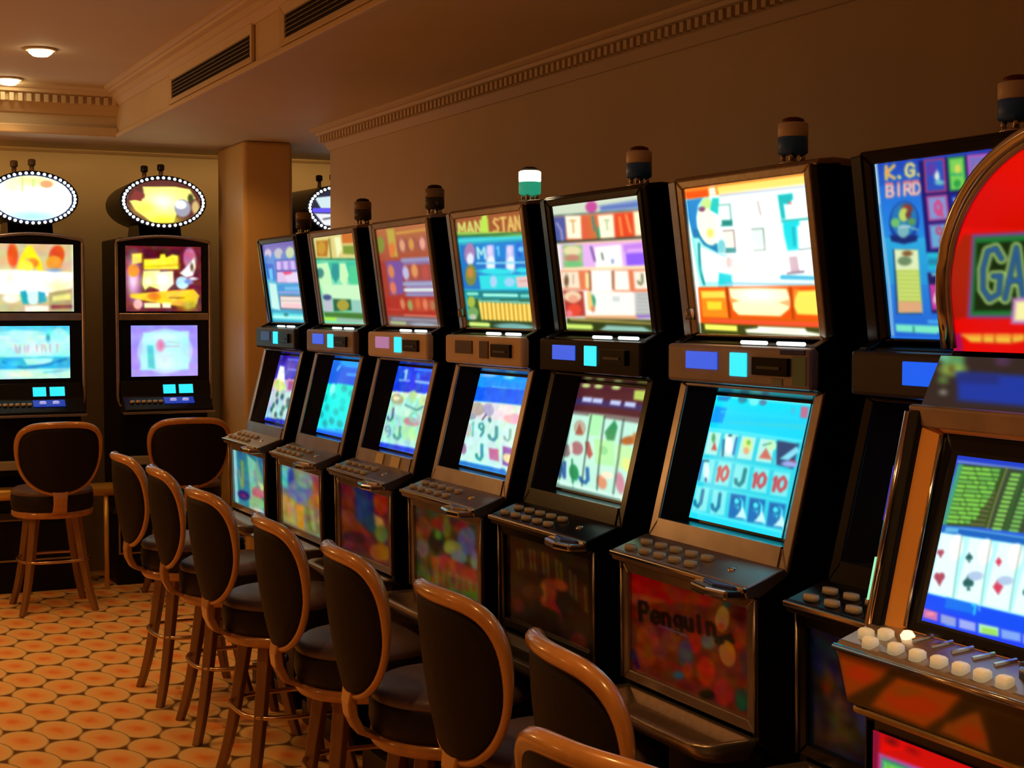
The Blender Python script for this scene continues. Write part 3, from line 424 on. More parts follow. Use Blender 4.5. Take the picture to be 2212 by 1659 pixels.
    a.P([(385, q + 85), (1405, q + 55), (1425, q + 405), (405, q + 405)], (222, 78, 12)); a.P([(405, q + 112), (620, q + 108), (650, q + 340), (425, q + 340)], (248, 130, 25)).P([(412, q + 120), (615, q + 116), (622, q + 170), (420, q + 178)], (252, 205, 70)).P([(460, q + 205), (590, q + 205), (590, q + 272), (468, q + 275)], (253, 205, 45)); a.P([(655, q + 92), (1130, q + 88), (1160, q + 180), (1150, q + 250), (1080, q + 312), (735, q + 312), (690, q + 270), (670, q + 170)], (255, 246, 180)).Gl(900, q + 140, 180, 60, (255, 250, 235)); a.P([(655, q + 165), (745, q + 195), (675, q + 215)], (250, 150, 80)).P([(1160, q + 170), (1060, q + 200), (1160, q + 235)], (250, 170, 110)); a.P([(1195, q + 105), (1385, q + 95), (1405, q + 295), (1215, q + 292), (1190, q + 230)], (254, 215, 85)).P([(1190, q + 90), (1230, q + 90), (1190, q + 180)], (250, 130, 40)).Ln([(1225, q + 130), (1375, q + 122)], 8, (220, 225, 80)); a.Ln([(635, q + 90), (660, q + 345)], 22, (150, 50, 5)).Ln([(1160, q + 80), (1185, q + 335)], 20, (165, 60, 10)); a.Ln([(500, q + 365), (1410, q + 372)], 30, (222, 75, 45)).Ln([(420, q + 345), (1415, q + 340)], 12, (190, 90, 10))
    a.P([(400, q + 392), (1420, q + 395), (1425, q + 495), (405, q + 495)], (55, 62, 18)); a.P([(440, q + 400), (720, q + 404), (722, q + 450), (445, q + 446)], (240, 240, 95)).P([(790, q + 432), (890, q + 418), (900, q + 402), (1275, q + 405), (1290, q + 430), (1395, q + 445), (1395, q + 465), (800, q + 458)], (252, 250, 232)).Ln([(1000, q + 432), (1230, q + 434)], 7, (170, 165, 140)); return a
def scr6():
    a = Art([(612, 1005), (1388, 1070), (1082, 2185), (358, 2040)], 150, 150, (40, 205, 225)); a.Gr(1000, 1240, (10, 225, 240), (10, 205, 245)); a.P([(600, 1100), (700, 1120), (660, 1260), (540, 1270)], (15, 150, 240)).P([(520, 1240), (1320, 1300), (1290, 1395), (490, 1300)], (10, 210, 245)); a.Ln([(620, 1010), (1385, 1078)], 16, (110, 220, 225)).P([(620, 1010), (740, 1015), (700, 1060), (620, 1050)], (25, 140, 205)).E(830, 1040, 38, 34, (50, 140, 165)).E(1000, 1065, 30, 26, (90, 130, 165)).E(925, 1060, 40, 36, (110, 235, 235)); a.P([(1310, 1090), (1375, 1100), (1350, 1200), (1300, 1190)], (185, 110, 140)).E(1245, 1130, 20, 34, (60, 190, 215)); a.Ln([(650, 1150), (1290, 1200)], 10, (40, 215, 250)).Ln([(525, 1295), (1295, 1390)], 10, (130, 245, 250))
    rx, ry = 142, 16; r0 = (505, 1310)
    tile = (175, 235, 225)
    def cell(i, j): x = 534 + i * 148 - j * 56; y = 1320 + i * 19 + j * 232 + i * j * 5; return x, y
    for j in range(3):
        for i in range(5):
            x, y = cell(i, j); wv = 124; hv = 195; a.P([(x + 8, y), (x + wv, y + 16), (x + wv - 44, y + hv + 14), (x - 38, y + hv)], tile if j < 1 else (120, 230, 232))
    x, y = cell(0, 0); a.E(x + 50, y + 60, 18, 40, (90, 170, 110)).P([(x + 30, y + 160), (x + 60, y + 90), (x + 84, y + 170)], (190, 90, 80))
    x, y = cell(1, 0); a.E(x + 40, y + 100, 34, 80, (235, 255, 250)).Ln([(x + 44, y + 20), (x + 60, y + 20)], 16, (20, 40, 80)).Ln([(x - 4, y + 60), (x - 14, y + 190)], 24, (40, 120, 160)).Ln([(x + 110, y + 40), (x + 80, y + 180)], 20, (50, 120, 190))
    x, y = cell(2, 0); a.E(x + 50, y + 80, 40, 60, (205, 235, 150)).E(x + 40, y + 130, 24, 30, (225, 170, 120)).E(x + 60, y + 60, 16, 20, (110, 190, 70))
    x, y = cell(3, 0); a.P([(x - 10, y + 170), (x + 50, y + 80), (x + 90, y + 180)], (200, 110, 95)).E(x + 90, y + 60, 40, 44, (190, 245, 190)).Ln([(x + 30, y + 60), (x + 90, y + 40)], 10, (40, 130, 120))
    x, y = cell(4, 0); a.P([(x - 10, y - 10), (x + 150, y + 20), (x + 90, y + 230), (x - 30, y + 200)], (45, 70, 110)).P([(x, y + 150), (x + 130, y + 40), (x + 150, y + 80), (x + 60, y + 160)], (130, 215, 235)).E(x + 70, y + 190, 60, 24, (150, 165, 225)).Ln([(x + 80, y + 160), (x + 110, y + 170)], 14, (190, 60, 90))
    x, y = cell(0, 1); a.E(x + 40, y + 110, 28, 80, (215, 250, 245)).Ln([(x + 20, y + 20), (x + 60, y + 24)], 12, (20, 50, 90)).Ln([(x + 4, y + 20), (x - 30, y + 180)], 22, (40, 120, 190)).E(x + 34, y + 180, 12, 20, (60, 110, 160))
    for i in (1, 3, 4): x, y = cell(i, 1); a.Tx('1', x + 4, y + 50, 34, 4, -30, 110, 24, (190, 75, 85)); a.Tx('0', x + 48, y + 45, 62, 8, -34, 115, 24, (195, 75, 85))
    x, y = cell(2, 1); a.Tx('J', x + 25, y + 40, 72, 8, -36, 130, 30, (15, 130, 140))
    for i in (0, 1): x, y = cell(i, 2); a.Tx('J', x + 10, y + 30, 66, 8, -30, 135, 28, (15, 120, 160))
    for i in (2, 3, 4): x, y = cell(i, 2); a.P([(x + 8, y), (x + 128, y + 16), (x + 84, y + 209), (x - 38, y + 195)], (20, 110, 180)); a.P([(x + 90, y + 60), (x + 110, y + 200), (x + 20, y + 190)], (190, 240, 245)).E(x + 62, y + 75, 40, 46, (70, 225, 240)).Tx('9', x + 20, y + 25, 78, 8, -20, 140, 15, (15, 95, 160))
    for j in range(3): x, y = cell(0, j); a.Ln([(x - 20, y - 4), (x + 720, y + 86 + j * 12)], 8, (90, 235, 240))
    a.P([(362, 1980), (1100, 2130), (1085, 2190), (355, 2045)], (25, 215, 240)).Ln([(362, 1985), (1090, 2135)], 10, (120, 245, 250)); a.P([(455, 1330), (500, 1330), (375, 1990), (355, 1990)], (30, 145, 215), .7); return a
def bel6():
    a = Art([(172, 15), (1158, 290), (1098, 1215), (175, 850)], 150, 140, (95, 30, 12)); a.P([(170, 0), (500, 90), (520, 300), (170, 250)], (150, 8, 4)).P([(420, 100), (900, 220), (860, 300), (500, 280)], (135, 28, 8)).P([(170, 200), (480, 270), (300, 300), (170, 300)], (140, 50, 22)); a.E(300, 640, 90, 180, (120, 45, 14)).E(480, 600, 70, 90, (105, 42, 18)).E(680, 600, 50, 100, (150, 28, 10)).E(600, 720, 60, 130, (55, 58, 68)).E(790, 600, 60, 60, (85, 80, 80)).E(760, 840, 70, 120, (155, 32, 8)).E(890, 1000, 80, 110, (140, 22, 18)).E(610, 840, 46, 60, (125, 45, 20)).E(540, 880, 40, 30, (20, 90, 110)).E(1050, 560, 50, 90, (135, 35, 20)).E(1080, 760, 40, 130, (60, 35, 45)).E(1040, 1060, 60, 90, (10, 60, 40)).E(760, 1030, 60, 40, (15, 8, 6)).E(400, 700, 60, 60, (100, 40, 40)).E(1060, 330, 70, 80, (75, 10, 8)).E(960, 270, 40, 40, (20, 40, 50))
    a.Nz(30, 26, 66).blur(5); a.Tx('Penguin', 240, 285, 68, 12, 6, 155, 32, (14, 3, 4), gap=1.34); a.P([(850, 560), (980, 520), (1010, 600), (870, 640)], (12, 14, 12)); a.E(915, 400, 58, 110, (150, 100, 45), 8).E(940, 690, 66, 110, (150, 95, 25), -6).E(900, 470, 30, 34, (155, 60, 30)); a.E(880, 590, 40, 30, (10, 12, 12)).Ln([(400, 480), (620, 560)], 18, (95, 60, 70)).Ln([(180, 700), (220, 830)], 30, (35, 20, 60)); a.Nz(14, 34, 12); return a
def top7():
    a = Art([(848, 450), (2400, 258), (2540, 1975), (1040, 1968)], 210, 190, (22, 95, 205)); a.Gr(230, 650, (28, 45, 165), (25, 95, 205)); a.Gr(650, 1100, (25, 110, 220), (30, 140, 225)); a.Gr(1100, 1500, (40, 170, 225), (30, 150, 220)); a.Gr(1500, 1990, (35, 130, 220), (25, 95, 215)); a.Ln([(860, 440), (900, 800), (1010, 1500), (1060, 1960)], 26, (130, 185, 225)); a.Ln([(860, 440), (905, 800)], 18, (190, 220, 230))
    a.Tx('K.G.', 955, 475, 76, -8, 6, 110, 28, (225, 215, 130), gap=1.12); a.Tx('K', 955, 475, 76, -8, 6, 110, 12, (240, 150, 70)); a.Tx('BIRD', 965, 630, 64, -6, 6, 112, 26, (230, 120, 130), gap=1.2); a.Tx('BIRD', 965, 650, 64, -6, 4, 90, 12, (235, 230, 215), gap=1.2)
    a.E(1125, 960, 128, 180, (20, 60, 160)).E(1125, 940, 112, 150, (30, 120, 185)).P([(1005, 1080), (1250, 1080), (1235, 1130), (1130, 1155), (1020, 1130)], (15, 40, 110)); a.E(1145, 850, 52, 46, (130, 60, 60)).E(1120, 900, 42, 60, (190, 215, 100)).E(1160, 900, 24, 36, (110, 60, 60)).E(1050, 970, 40, 40, (110, 190, 110)).E(1120, 1040, 50, 60, (120, 180, 190)).Ln([(1150, 1000), (1240, 1030)], 12, (150, 205, 205)).E(1190, 960, 34, 30, (90, 150, 90)).Ln([(1080, 1010), (1170, 1000)], 10, (200, 225, 225))
    a.P([(1035, 1200), (1240, 1200), (1295, 1750), (1085, 1752)], (20, 60, 120)); a.P([(1050, 1202), (1248, 1205), (1300, 1735), (1100, 1740)], (205, 225, 120)).P([(1050, 1202), (1248, 1205), (1262, 1370), (1068, 1375)], (225, 240, 190)).E(1160, 1235, 44, 24, (130, 90, 50)).E(1140, 1300, 60, 40, (110, 140, 100)).P([(1095, 1640), (1290, 1640), (1300, 1735), (1100, 1740)], (225, 170, 125))
    for k in range(8): a.Ln([(1082 + k * 4, 1390 + k * 36), (1266 + k * 4, 1390 + k * 36)], 7, (165, 190, 70))
    a.P([(1235, 430), (2350, 300), (2380, 1190), (1325, 1235)], (20, 22, 110))
    cells = [[(1285, 425, (200, 60, 110), (40, 80, 190)), (1490, 410, (40, 150, 70), (120, 210, 90)), (1655, 390, (225, 90, 190), (120, 110, 190)), (1870, 370, (40, 140, 90), (90, 170, 130)), (2090, 350, (200, 70, 120), (90, 120, 200))],
             [(1315, 745, (190, 60, 130), (130, 150, 210)), (1520, 735, (25, 40, 160), (25, 60, 170)), (1690, 720, (170, 80, 170), (110, 150, 205)), (1890, 705, (200, 60, 130), (60, 110, 190)), (2100, 690, (40, 90, 190), (110, 150, 205))],
             [(1340, 990, (120, 80, 170), (100, 170, 215)), (1545, 975, (200, 180, 110), (220, 205, 160)), (1720, 960, (170, 80, 170), (110, 150, 205)), (1900, 950, (200, 60, 130), (60, 110, 190)), (2110, 940, (40, 90, 190), (110, 150, 205))]]
    for j, row in enumerate(cells):
        hh = (280, 205, 200)[j]
        for i, (x, y, e, f) in enumerate(row):
            ww = (165, 130, 180, 180, 180)[i]; pts = [(x, y), (x + ww, y - 14), (x + ww + 24, y + hh - 14), (x + 24, y + hh)]
            a.P(pts, f); a.Ln(pts + [pts[0]], 15, e)
    a.E(1395, 560, 22, 50, (215, 235, 225), -10).E(1420, 620, 40, 22, (110, 190, 200)).E(1350, 500, 40, 60, (90, 60, 170)).R(1515, 540, 1610, 560, (40, 170, 110)).E(1570, 500, 26, 40, (215, 215, 90)).E(1570, 630, 30, 34, (40, 160, 70)).E(1750, 530, 50, 70, (165, 110, 150)).E(1755, 580, 40, 30, (225, 205, 70)).E(1750, 500, 30, 20, (190, 120, 60)).Ln([(1700, 645), (1830, 640)], 22, (70, 15, 60)); a.Tx('Q', 1385, 780, 60, 0, 10, 120, 26, (215, 70, 130)).P([(1535, 760), (1640, 750), (1600, 850), (1630, 920), (1570, 930), (1580, 850)], (205, 225, 245)); a.Tx('9', 1400, 1010, 60, 0, 10, 120, 20, (200, 70, 110)).P([(1330, 1225), (1560, 1225), (1570, 1370), (1345, 1370)], (30, 185, 215)); a.Tx('HHHHH', 1345, 1280, 20, 0, 0, 50, 7, (20, 120, 160))
    a.P([(1335, 1400), (1600, 1390), (1640, 1740), (1380, 1740)], (35, 25, 90)).R(1370, 1400, 1520, 1425, (110, 200, 215)).P([(1355, 1500), (1520, 1490), (1545, 1700), (1385, 1712)], (200, 60, 160)).E(1420, 1600, 26, 60, (240, 190, 215), 20).E(1490, 1520, 24, 40, (240, 190, 220)).P([(1620, 1400), (2480, 1380), (2500, 1730), (1650, 1740)], (30, 60, 170))
    a.Ln([(1360, 1812), (1490, 1812)], 30, (70, 170, 235)).P([(1078, 1838), (1450, 1846), (1475, 1885), (1420, 1912), (1085, 1900)], (120, 235, 200)).Ln([(1230, 1860), (1232, 1900)], 12, (30, 120, 120)).Ln([(1050, 1950), (2500, 1960)], 24, (35, 120, 230)).E(2070, 368, 26, 18, (250, 190, 190)); return a
def bel7():
    a = Art([(1650, 430), (3190, 905), (3175, 2065), (1645, 1415)], 90, 70, (12, 16, 26)); a.E(1790, 680, 120, 200, (6, 20, 50)).E(1800, 920, 50, 130, (80, 42, 12)).E(1900, 1150, 90, 140, (55, 38, 28)).Ln([(1900, 850), (1880, 1200)], 14, (90, 70, 50)).Ln([(1700, 1100), (1720, 1350)], 14, (60, 50, 60)).E(1900, 1350, 120, 60, (60, 35, 20)).E(2200, 1200, 160, 200, (25, 35, 70)).Nz(20, 40, 13); return a
def scr7():
    a = Art([(0, 0), (100, 0), (100, 100), (0, 100)], 40, 40, (60, 140, 210)); a.R(0, 0, 100, 25, (30, 90, 220)).Nz(8, 80, 3)
    for i in range(5):
        for j in range(3): a.R(4 + i * 19, 30 + j * 22, 20 + i * 19, 48 + j * 22, (190, 230, 235))
    return a
TOPS = [top1, top2, top3, top4, top5, top6, top7]; SCRS = [scr1, scr2, scr3, scr4, scr5, scr6, scr7]; BELS = [bel1, bel2, bel3, bel4, bel5, bel6, bel7]

# ---------------------------------------------------------------- the row of slot machines along the right wall
# local frame: origin on the floor at the header's front plane, player side towards -x, width along y
def lampx(parent, x, y, z, mid, low, cap=None, s=1.0, legs=True):
    t = MB()
    for k in range(4):
        an = k * PI / 2 + PI / 4; t.tube([(x + .02 * s * math.cos(an), y + .02 * s * math.sin(an), z), (x + .02 * s * math.cos(an), y + .02 * s * math.sin(an), z + .022)], .0055 * s, 8)
    t.lathe([(.03 * s, 0), (.03 * s, .006)], (x, y, z - .004), 24)
    base = t.build('signal_lamp', M['chrome'], parent)
    MB().lathe([(.028 * s, 0), (.031 * s, .003), (.031 * s, .033), (.029 * s, .035)], (x, y, z + .018), 28).build('lower_band', low, base)
    MB().lathe([(.029 * s, 0), (.031 * s, .002), (.031 * s, .027), (.026 * s, .030)], (x, y, z + .053), 28).build('upper_band', mid, base)
    MB().lathe([(.024 * s, 0), (.022 * s, .008), (.012 * s, .012)], (x, y, z + .082), 20).build('lamp_cap', cap or M['dark'], base)
    return base

def ring(mb, outer, inner, t):   # frame between two quads, thickness vector t
    for i in range(4):
        j = (i + 1) % 4; mb.slab([outer[i], outer[j], inner[j], inner[i]], t)
MX = 1.84
YC = [6.075, 5.385, 4.705, 4.025, 3.385, 2.730, 2.068]
# frame, header, fascia materials; displays (left, middle, right acceptor); lamp colours
KIND = [
    dict(fr='bronze', hd='gunmetal', top='blackgloss', dl='dkblue', dm='cyan', lit='lit', sl='screen', bl='soft', ly=-.205, mid='lampbrown', low='gunmetal'),
    dict(fr='bronze', hd='brown', top='bronze', dl='blue', dm='cyan', lit='lit', sl='screen', bl='soft', ly=-.20, mid='lampbrown', low='gunmetal'),
    dict(fr='bronze', hd='tan', top='bronze', dl='mauve', dm='cyan', lit='lit', sl='screen', bl='unlit', ly=-.185, mid='lampbrown', low='gunmetal'),
    dict(fr='bronze', hd='tan', top='bronze', dl='dull', dm='dull', lit='lit115', sl='screen', bl='unlit', ly=-.19, mid='lamplit', low='lampgreen'),
    dict(fr='blackgloss', hd='blackgloss', top='blackgloss', dl='blue', dm='cyan', lit='lit115', sl='screen', bl='unlit', ly=-.15, mid='lampwhite', low='lampblue'),
    dict(fr='bronze', hd='brown', top='steel', dl='blue', dm='cyan', lit='bright', sl='screen', bl='unlit', ly=-.12, mid='lampwhite', low='lampblue'),
    dict(fr='blackgloss', hd='gunmetal', top='blackgloss', dl=None, dm='deepblue', lit='lit', sl='screen', bl='unlit', ly=-.09, mid='lampwhite', low='lampblue'),
]
MLAB = [
    'slot machine with violet and blue top glass, last of the row beside the pillar',
    'slot machine with mint green top glass and all-turquoise screen',
    'slot machine with dull red top glass and pale tan header strip',
    'slot machine with turquoise top glass, its signal lamp lit white over green',
    'black slot machine with red, white and purple cards on its top glass',
    'bronze slot machine with the word Penguin on its red belly panel',
    'black slot machine with blue K.G. BIRD top glass',
]
def slot_machine(i):
    k = KIND[i]; T = thing('slot_machine', MLAB[i], 'slot machine', (MX, YC[i], 0), group='slanted slot machines along the right wall')
    # carcass and side panels: the silhouette of the cabinet
    core = [(-.01, 0), (-.01, .66), (-.095, .70), (-.105, 1.04), (.02, 1.10), (.10, 1.43), (.02, 1.445), (.02, 1.525), (.10, 1.54), (.07, 1.87), (.40, 1.87), (.46, 1.50), (.50, 1.2), (.50, 0)]
    MB().prism(core, -.24, .24).build('cabinet', M['black'], T)
    side = [(0, 0), (0, .66), (-.118, .745), (-.122, 1.04), (-.055, 1.075), (.030, 1.43), (.010, 1.44), (.010, 1.525), (.052, 1.545), (.006, 1.878), (.02, 1.89), (.40, 1.875), (.465, 1.50), (.505, 1.2), (.505, 0)]
    for s in (-1, 1):
        MB().prism(side, s * .24, s * .267).build('side_panel', M['black'], T, bevel=.004)
    MB().box((-.04, -.255, 0), (.0, .255, .085)).build('kick_plate', M['gunmetal'], T, bevel=.004)
    # belly door with frame and printed glass
    fr = MB(); o = [(-.128, .262, 1.032), (-.128, -.262, 1.032), (-.124, -.262, .762), (-.124, .262, .762)]; n = [(-.128, .236, 1.008), (-.128, -.230, 1.008), (-.124, -.230, .786), (-.124, .236, .786)]
    ring(fr, o, n, (.022, 0, 0)); b = fr.build('belly_frame', M[k['fr']], T, bevel=.003)
    BELS[i]().Nz(20, (26, 26, 20, 26, 6, 4, 12)[i], 50 + i).blur((2, 3, 3, 3, 2, 1, 3)[i]).panel('belly_glass', [(-.118, .238, 1.010), (-.118, -.232, 1.010), (-.114, -.232, .784), (-.114, .238, .784)], M[k['bl']], T)
    for s in (-1, 1): MB().tube([(-.130, s * .262, 1.03), (-.126, s * .262, .765)], .0035, 8).build('edge_trim', M['steel'], b)
    # coin tray: a shallow metal bowl under the belly
    tr = MB(); rim = []; 
    def rr(x0, x1, y0, y1, r, z, m=6):
        out = []
        for cx, cy, a0 in ((x1 - .001, y1 - .001, 0), (x0 + r, y1 - r, PI / 2), (x0 + r, y0 + r, PI), (x1 - .001, y0 + .001, 3 * PI / 2)):
            q = r if a0 in (PI / 2, PI) else .001
            for u in range(m + 1): an = a0 + u * PI / 2 / m; out.append((cx + q * math.cos(an), cy + q * math.sin(an), z))
        return out
    L = [rr(-.255, -.115, -.255, .255, .05, .745), rr(-.245, -.118, -.245, .245, .05, .752), rr(-.225, -.125, -.225, .225, .05, .745), rr(-.19, -.13, -.19, .19, .04, .722), ]
    Lo = [rr(-.205, -.115, -.22, .22, .05, .700)]
    m = len(L[0]); vs = sum([Lo[0], L[0], L[1], L[2], L[3]], []); fs = [tuple(range(m - 1, -1, -1))]
    for a_ in range(4): fs += [(a_ * m + q, a_ * m + (q + 1) % m, (a_ + 1) * m + (q + 1) % m, (a_ + 1) * m + q) for q in range(m)]
    fs.append(tuple(range(4 * m, 5 * m))); tr.add(vs, fs, True); tr.build('coin_tray', M['steel' if i != 4 else 'gunmetal'], T)
    # button deck
    dk = [(-.150, 1.034), (-.156, 1.050), (-.150, 1.058), (-.062, 1.088), (-.050, 1.075), (-.115, 1.034)]
    d = MB().prism(dk, -.267, .267).build('button_deck', M[k['fr']], T, bevel=.003)
    MB().box((-.160, -.267, 1.046), (-.150, .267, 1.057)).build('deck_trim', M['chrome' if i != 4 else 'steel'], d, bevel=.003)
    bt = M['buttondim']
    for r in range(2):
        for c in range(5):
            x = -.132 + r * .034; y = .215 - c * .062 - r * .012; z = 1.058 + (x + .150) * .34
            mb = MB(); q = [(math.cos(a) * .012, math.sin(a) * .021) for a in [u * PI / 8 for u in range(16)]]
            mb.add([(x + a, y + b_, z - .002) for a, b_ in q] + [(x + a * .9, y + b_ * .9, z + .009) for a, b_ in q], [tuple(range(16, 32)), tuple(range(15, -1, -1))] + [(u, (u + 1) % 16, (u + 1) % 16 + 16, u + 16) for u in range(16)], True)
            mb.build('button', bt, d)
    # coin entry pocket at the right end of the deck
    pk = MB().prismz([(-.200, -.19), (-.188, -.12), (-.150, -.085), (-.09, -.085), (-.09, -.255), (-.15, -.262), (-.19, -.25)], 1.032, 1.050).build('coin_entry', M['chrome'], T, bevel=.005)
    MB().prismz([(-.178, -.185), (-.165, -.13), (-.120, -.115), (-.11, -.235), (-.165, -.24)], 1.049, 1.056).build('coin_dish', mat('blue_reflective_dish', (0.05, 0.09, 0.35), 0.25, 0.6) if i in (4, 5) else M['steel'], pk, bevel=.003)
    MB().lathe([(.011, 0), (.011, .02), (.007, .024)], (-.105, -.15, 1.052), 16).build('coin_knob', M['brass' if i == 3 else 'chrome'], pk)
    # sloping screen bay: frame, surround, fascia below, picture tube
    def F(y, z, dx=0): return (-.058 + (z - 1.08) * .245 + dx, y, z)
    fo = [F(.267, 1.434), F(-.267, 1.434), F(-.267, 1.078), F(.267, 1.078)]; fi = [F(.238, 1.425), F(-.238, 1.425), F(-.238, 1.122), F(.238, 1.122)]
    fm = MB(); ring(fm, fo, fi, (.016, 0, .002)); fm.build('screen_frame', M[k['fr']], T, bevel=.003)
    MB().slab([F(.236, 1.126, -.003), F(-.236, 1.126, -.003), F(-.236, 1.086, -.003), F(.236, 1.086, -.003)], (.008, 0, 0)).build('lower_fascia', M[k['fr']], T)
    if i == 2:
        for y0, y1 in ((-.01, .055), (-.155, -.08)): MB().slab([F(y1, 1.122, -.007), F(y0, 1.122, -.007), F(y0, 1.090, -.007), F(y1, 1.090, -.007)], (.004, 0, 0)).build('paper_notice', mat('cream_notice', (.98, .86, .50), .6), T)
    so = [F(.238, 1.426, .004), F(-.238, 1.426, .004), F(-.238, 1.122, .004), F(.238, 1.122, .004)]
    sc = [(.076, .190, 1.404), (.076, -.160, 1.404), (.004, -.160, 1.130), (.004, .190, 1.130)]
    si = [(.077, .196, 1.410), (.077, -.166, 1.410), (.004, -.166, 1.124), (.004, .196, 1.124)]
    sm = MB()
    for q in range(4): sm.add([so[q], so[(q + 1) % 4], si[(q + 1) % 4], si[q]], [(0, 1, 2, 3)])
    sm.slab([(si[0][0] + .002, *si[0][1:]), (si[1][0] + .002, *si[1][1:]), (si[2][0] + .002, *si[2][1:]), (si[3][0] + .002, *si[3][1:])], (.004, 0, 0))
    sm.build('screen_surround', M['blackgloss'], T)
    SCRS[i]().blur(2 if i > 3 else 1).panel('screen', sc, M[k['sl']], T, bulge=.010)
    # header strip with card reader displays
    h = MB().box((-.008, -.267, 1.437), (.03, .267, 1.522)).build('header_strip', M[k['hd']], T, bevel=.008)
    def plate(nm, y0, y1, z0, z1, m_, pr=.003): return MB().box((-.008 - pr, y0, z0), (-.004, y1, z1)).build(nm, m_, h, bevel=.0015)
    if k['dl']: plate('left_display', .06, .185, 1.468, 1.506, M[k['dl']])
    if i == 6: plate('header_display', -.17, .115, 1.462, 1.505, M[k['dm']])
    else: plate('middle_display', -.052, .010, 1.457, 1.507, M[k['dm']])
    if i == 6: plate('header_end_plate', -.262, -.175, 1.43, 1.518, M['brown'])
    else:
        ba = plate('bill_acceptor', -.205, -.078, 1.463, 1.500, M['blackgloss'], .008)
        MB().box((-.018, -.18, 1.476), (-.012, -.10, 1.482)).build('bill_slot', M['gunmetal'], h)
    if i == 5:
        plate('green_sticker', -.258, -.212, 1.446, 1.505, mat('green_sticker_paper', L3(120, 170, 155), .5), .002)
        plate('white_sticker', -.18, -.14, 1.443, 1.458, mat('white_sticker_paper', L3(150, 170, 160), .5), .002)
        plate('blue_sticker', -.255, -.17, 1.507, 1.518, mat('blue_sticker_paper', L3(40, 50, 150), .5), .002)
    for y0, y1 in ((-.105, -.015), (-.235, -.145)):
        MB().tube([(.004, y0, 1.529), (.004, y1, 1.529)], .0042, 8).build('white_strip', M['tube'], T)  # emissive white strips along the header's upper edge
    # top box with lit glass
    def G(y, z, dx=0): return (.0 + (1.885 - z) * .135 + dx, y, z)
    TH = {0: 0, 1: 0}.get(i, 0)
    fo = [G(.250, 1.888), G(-.250, 1.888), G(-.250, 1.536), G(.250, 1.536)]; fi = [G(.224, 1.868), G(-.226, 1.868), G(-.226, 1.544), G(.224, 1.544)]
    fm = MB(); ring(fm, fo, fi, (.024, 0, .003)); fm.build('top_box_frame', M[k['top']], T, bevel=.004)
    for s, w_ in ((-1, .267), (1, .292)):
        MB().slab([G(s * .250, 1.888, -.002 * s), G(s * w_, 1.888, .006), G(s * w_, 1.536, .006), G(s * .250, 1.536, -.002 * s)], (.06, 0, .004)).build('top_box_cheek', M['blackgloss' if s < 0 else k['top']], T, bevel=.003)
    TOPS[i]().blur(2 if i > 3 else 1).panel('top_glass', [G(.226, 1.870, .008), G(-.228, 1.870, .008), G(-.228, 1.542, .008), G(.226, 1.542, .008)], M[k['lit']], T)
    MB().prism([(.002, 1.886), (.012, 1.896), (.05, 1.900), (.39, 1.886), (.40, 1.872), (.02, 1.872)], -.267, .267).build('top_box_lid', M[k['top']], T, bevel=.003)
    if i in (3, 5):
        MB().tube([G(.235, 1.600, -.006), G(.235, 1.575, -.010)], .010, 12).build('latch', M['steel'], T)
    lampx(T, .055, k['ly'], 1.900, M[k['mid']], M[k['low']], M['lampred'] if i >= 4 else None)
    return T
for i in range(7): slot_machine(i)
# ---------------------------------------------------------------- the big machine at the right edge of the photograph
def dome_art():
    a = Art([(1331, 132), (4353, -351), (4611, 2155), (1586, 2047)], 230, 190, (225, 8, 6)); a.Gr(-200, 1000, (235, 10, 5), (215, 4, 4)); a.P([(1560, 1300), (1700, 1060), (1770, 1060), (1760, 1750), (1600, 1800)], (165, 28, 10)).Nz(6, 26, 20)
    a.P([(1770, 1055), (2800, 1000), (2830, 1780), (1745, 1770)], (120, 70, 135)); a.P([(1795, 1085), (2790, 1030), (2810, 1750), (1775, 1745)], (20, 120, 50)); a.P([(1815, 1130), (2760, 1080), (2780, 1700), (1800, 1710)], (8, 40, 12))
    a.Tx('GA', 1875, 1180, 170, -6, -10, 430, 92, (215, 240, 140), gap=1.18); a.Tx('GA', 1875, 1180, 170, -6, -10, 430, 56, (20, 60, 30), gap=1.18); a.Tx('GA', 1875, 1180, 170, -6, -10, 430, 34, (40, 95, 160), gap=1.18)
    a.P([(2130, 1600), (2700, 1570), (2720, 1830), (2120, 1820)], (190, 130, 190)).P([(2160, 1630), (2690, 1600), (2700, 1800), (2150, 1790)], (250, 245, 170))
    a.P([(1690, 1905), (2300, 1905), (2310, 1950), (2120, 1985), (1780, 1975)], (240, 190, 60)); 
    for x in (1880, 1985, 2130, 2240): a.Ln([(x, 1900), (x, 1990)], 9, (200, 40, 10))
    a.P([(1640, 1900), (1700, 1900), (1720, 2060), (1640, 2100)], (170, 10, 80)); a.Ln([(1700, 1920), (2200, 1925)], 8, (255, 110, 40))
    return a
def head8_art():
    a = Art([(1620, 545), (4549, 672), (4310, 1177), (1415, 935)], 150, 40, (50, 38, 34)); a.P([(1620, 520), (1815, 530), (1810, 640), (1625, 625)], (90, 150, 90)).E(1710, 660, 100, 46, (150, 190, 80)).E(1700, 655, 26, 36, (90, 70, 30)).E(1640, 560, 40, 24, (110, 190, 150)).E(1620, 740, 40, 34, (90, 120, 60)).E(1610, 840, 20, 16, (170, 170, 160)); a.P([(1740, 680), (2700, 730), (2690, 990), (1730, 905)], (25, 55, 160)).P([(1740, 680), (2100, 700), (2090, 780), (1740, 760)], (30, 45, 120)); a.E(2140, 590, 60, 40, (80, 50, 80)); return a
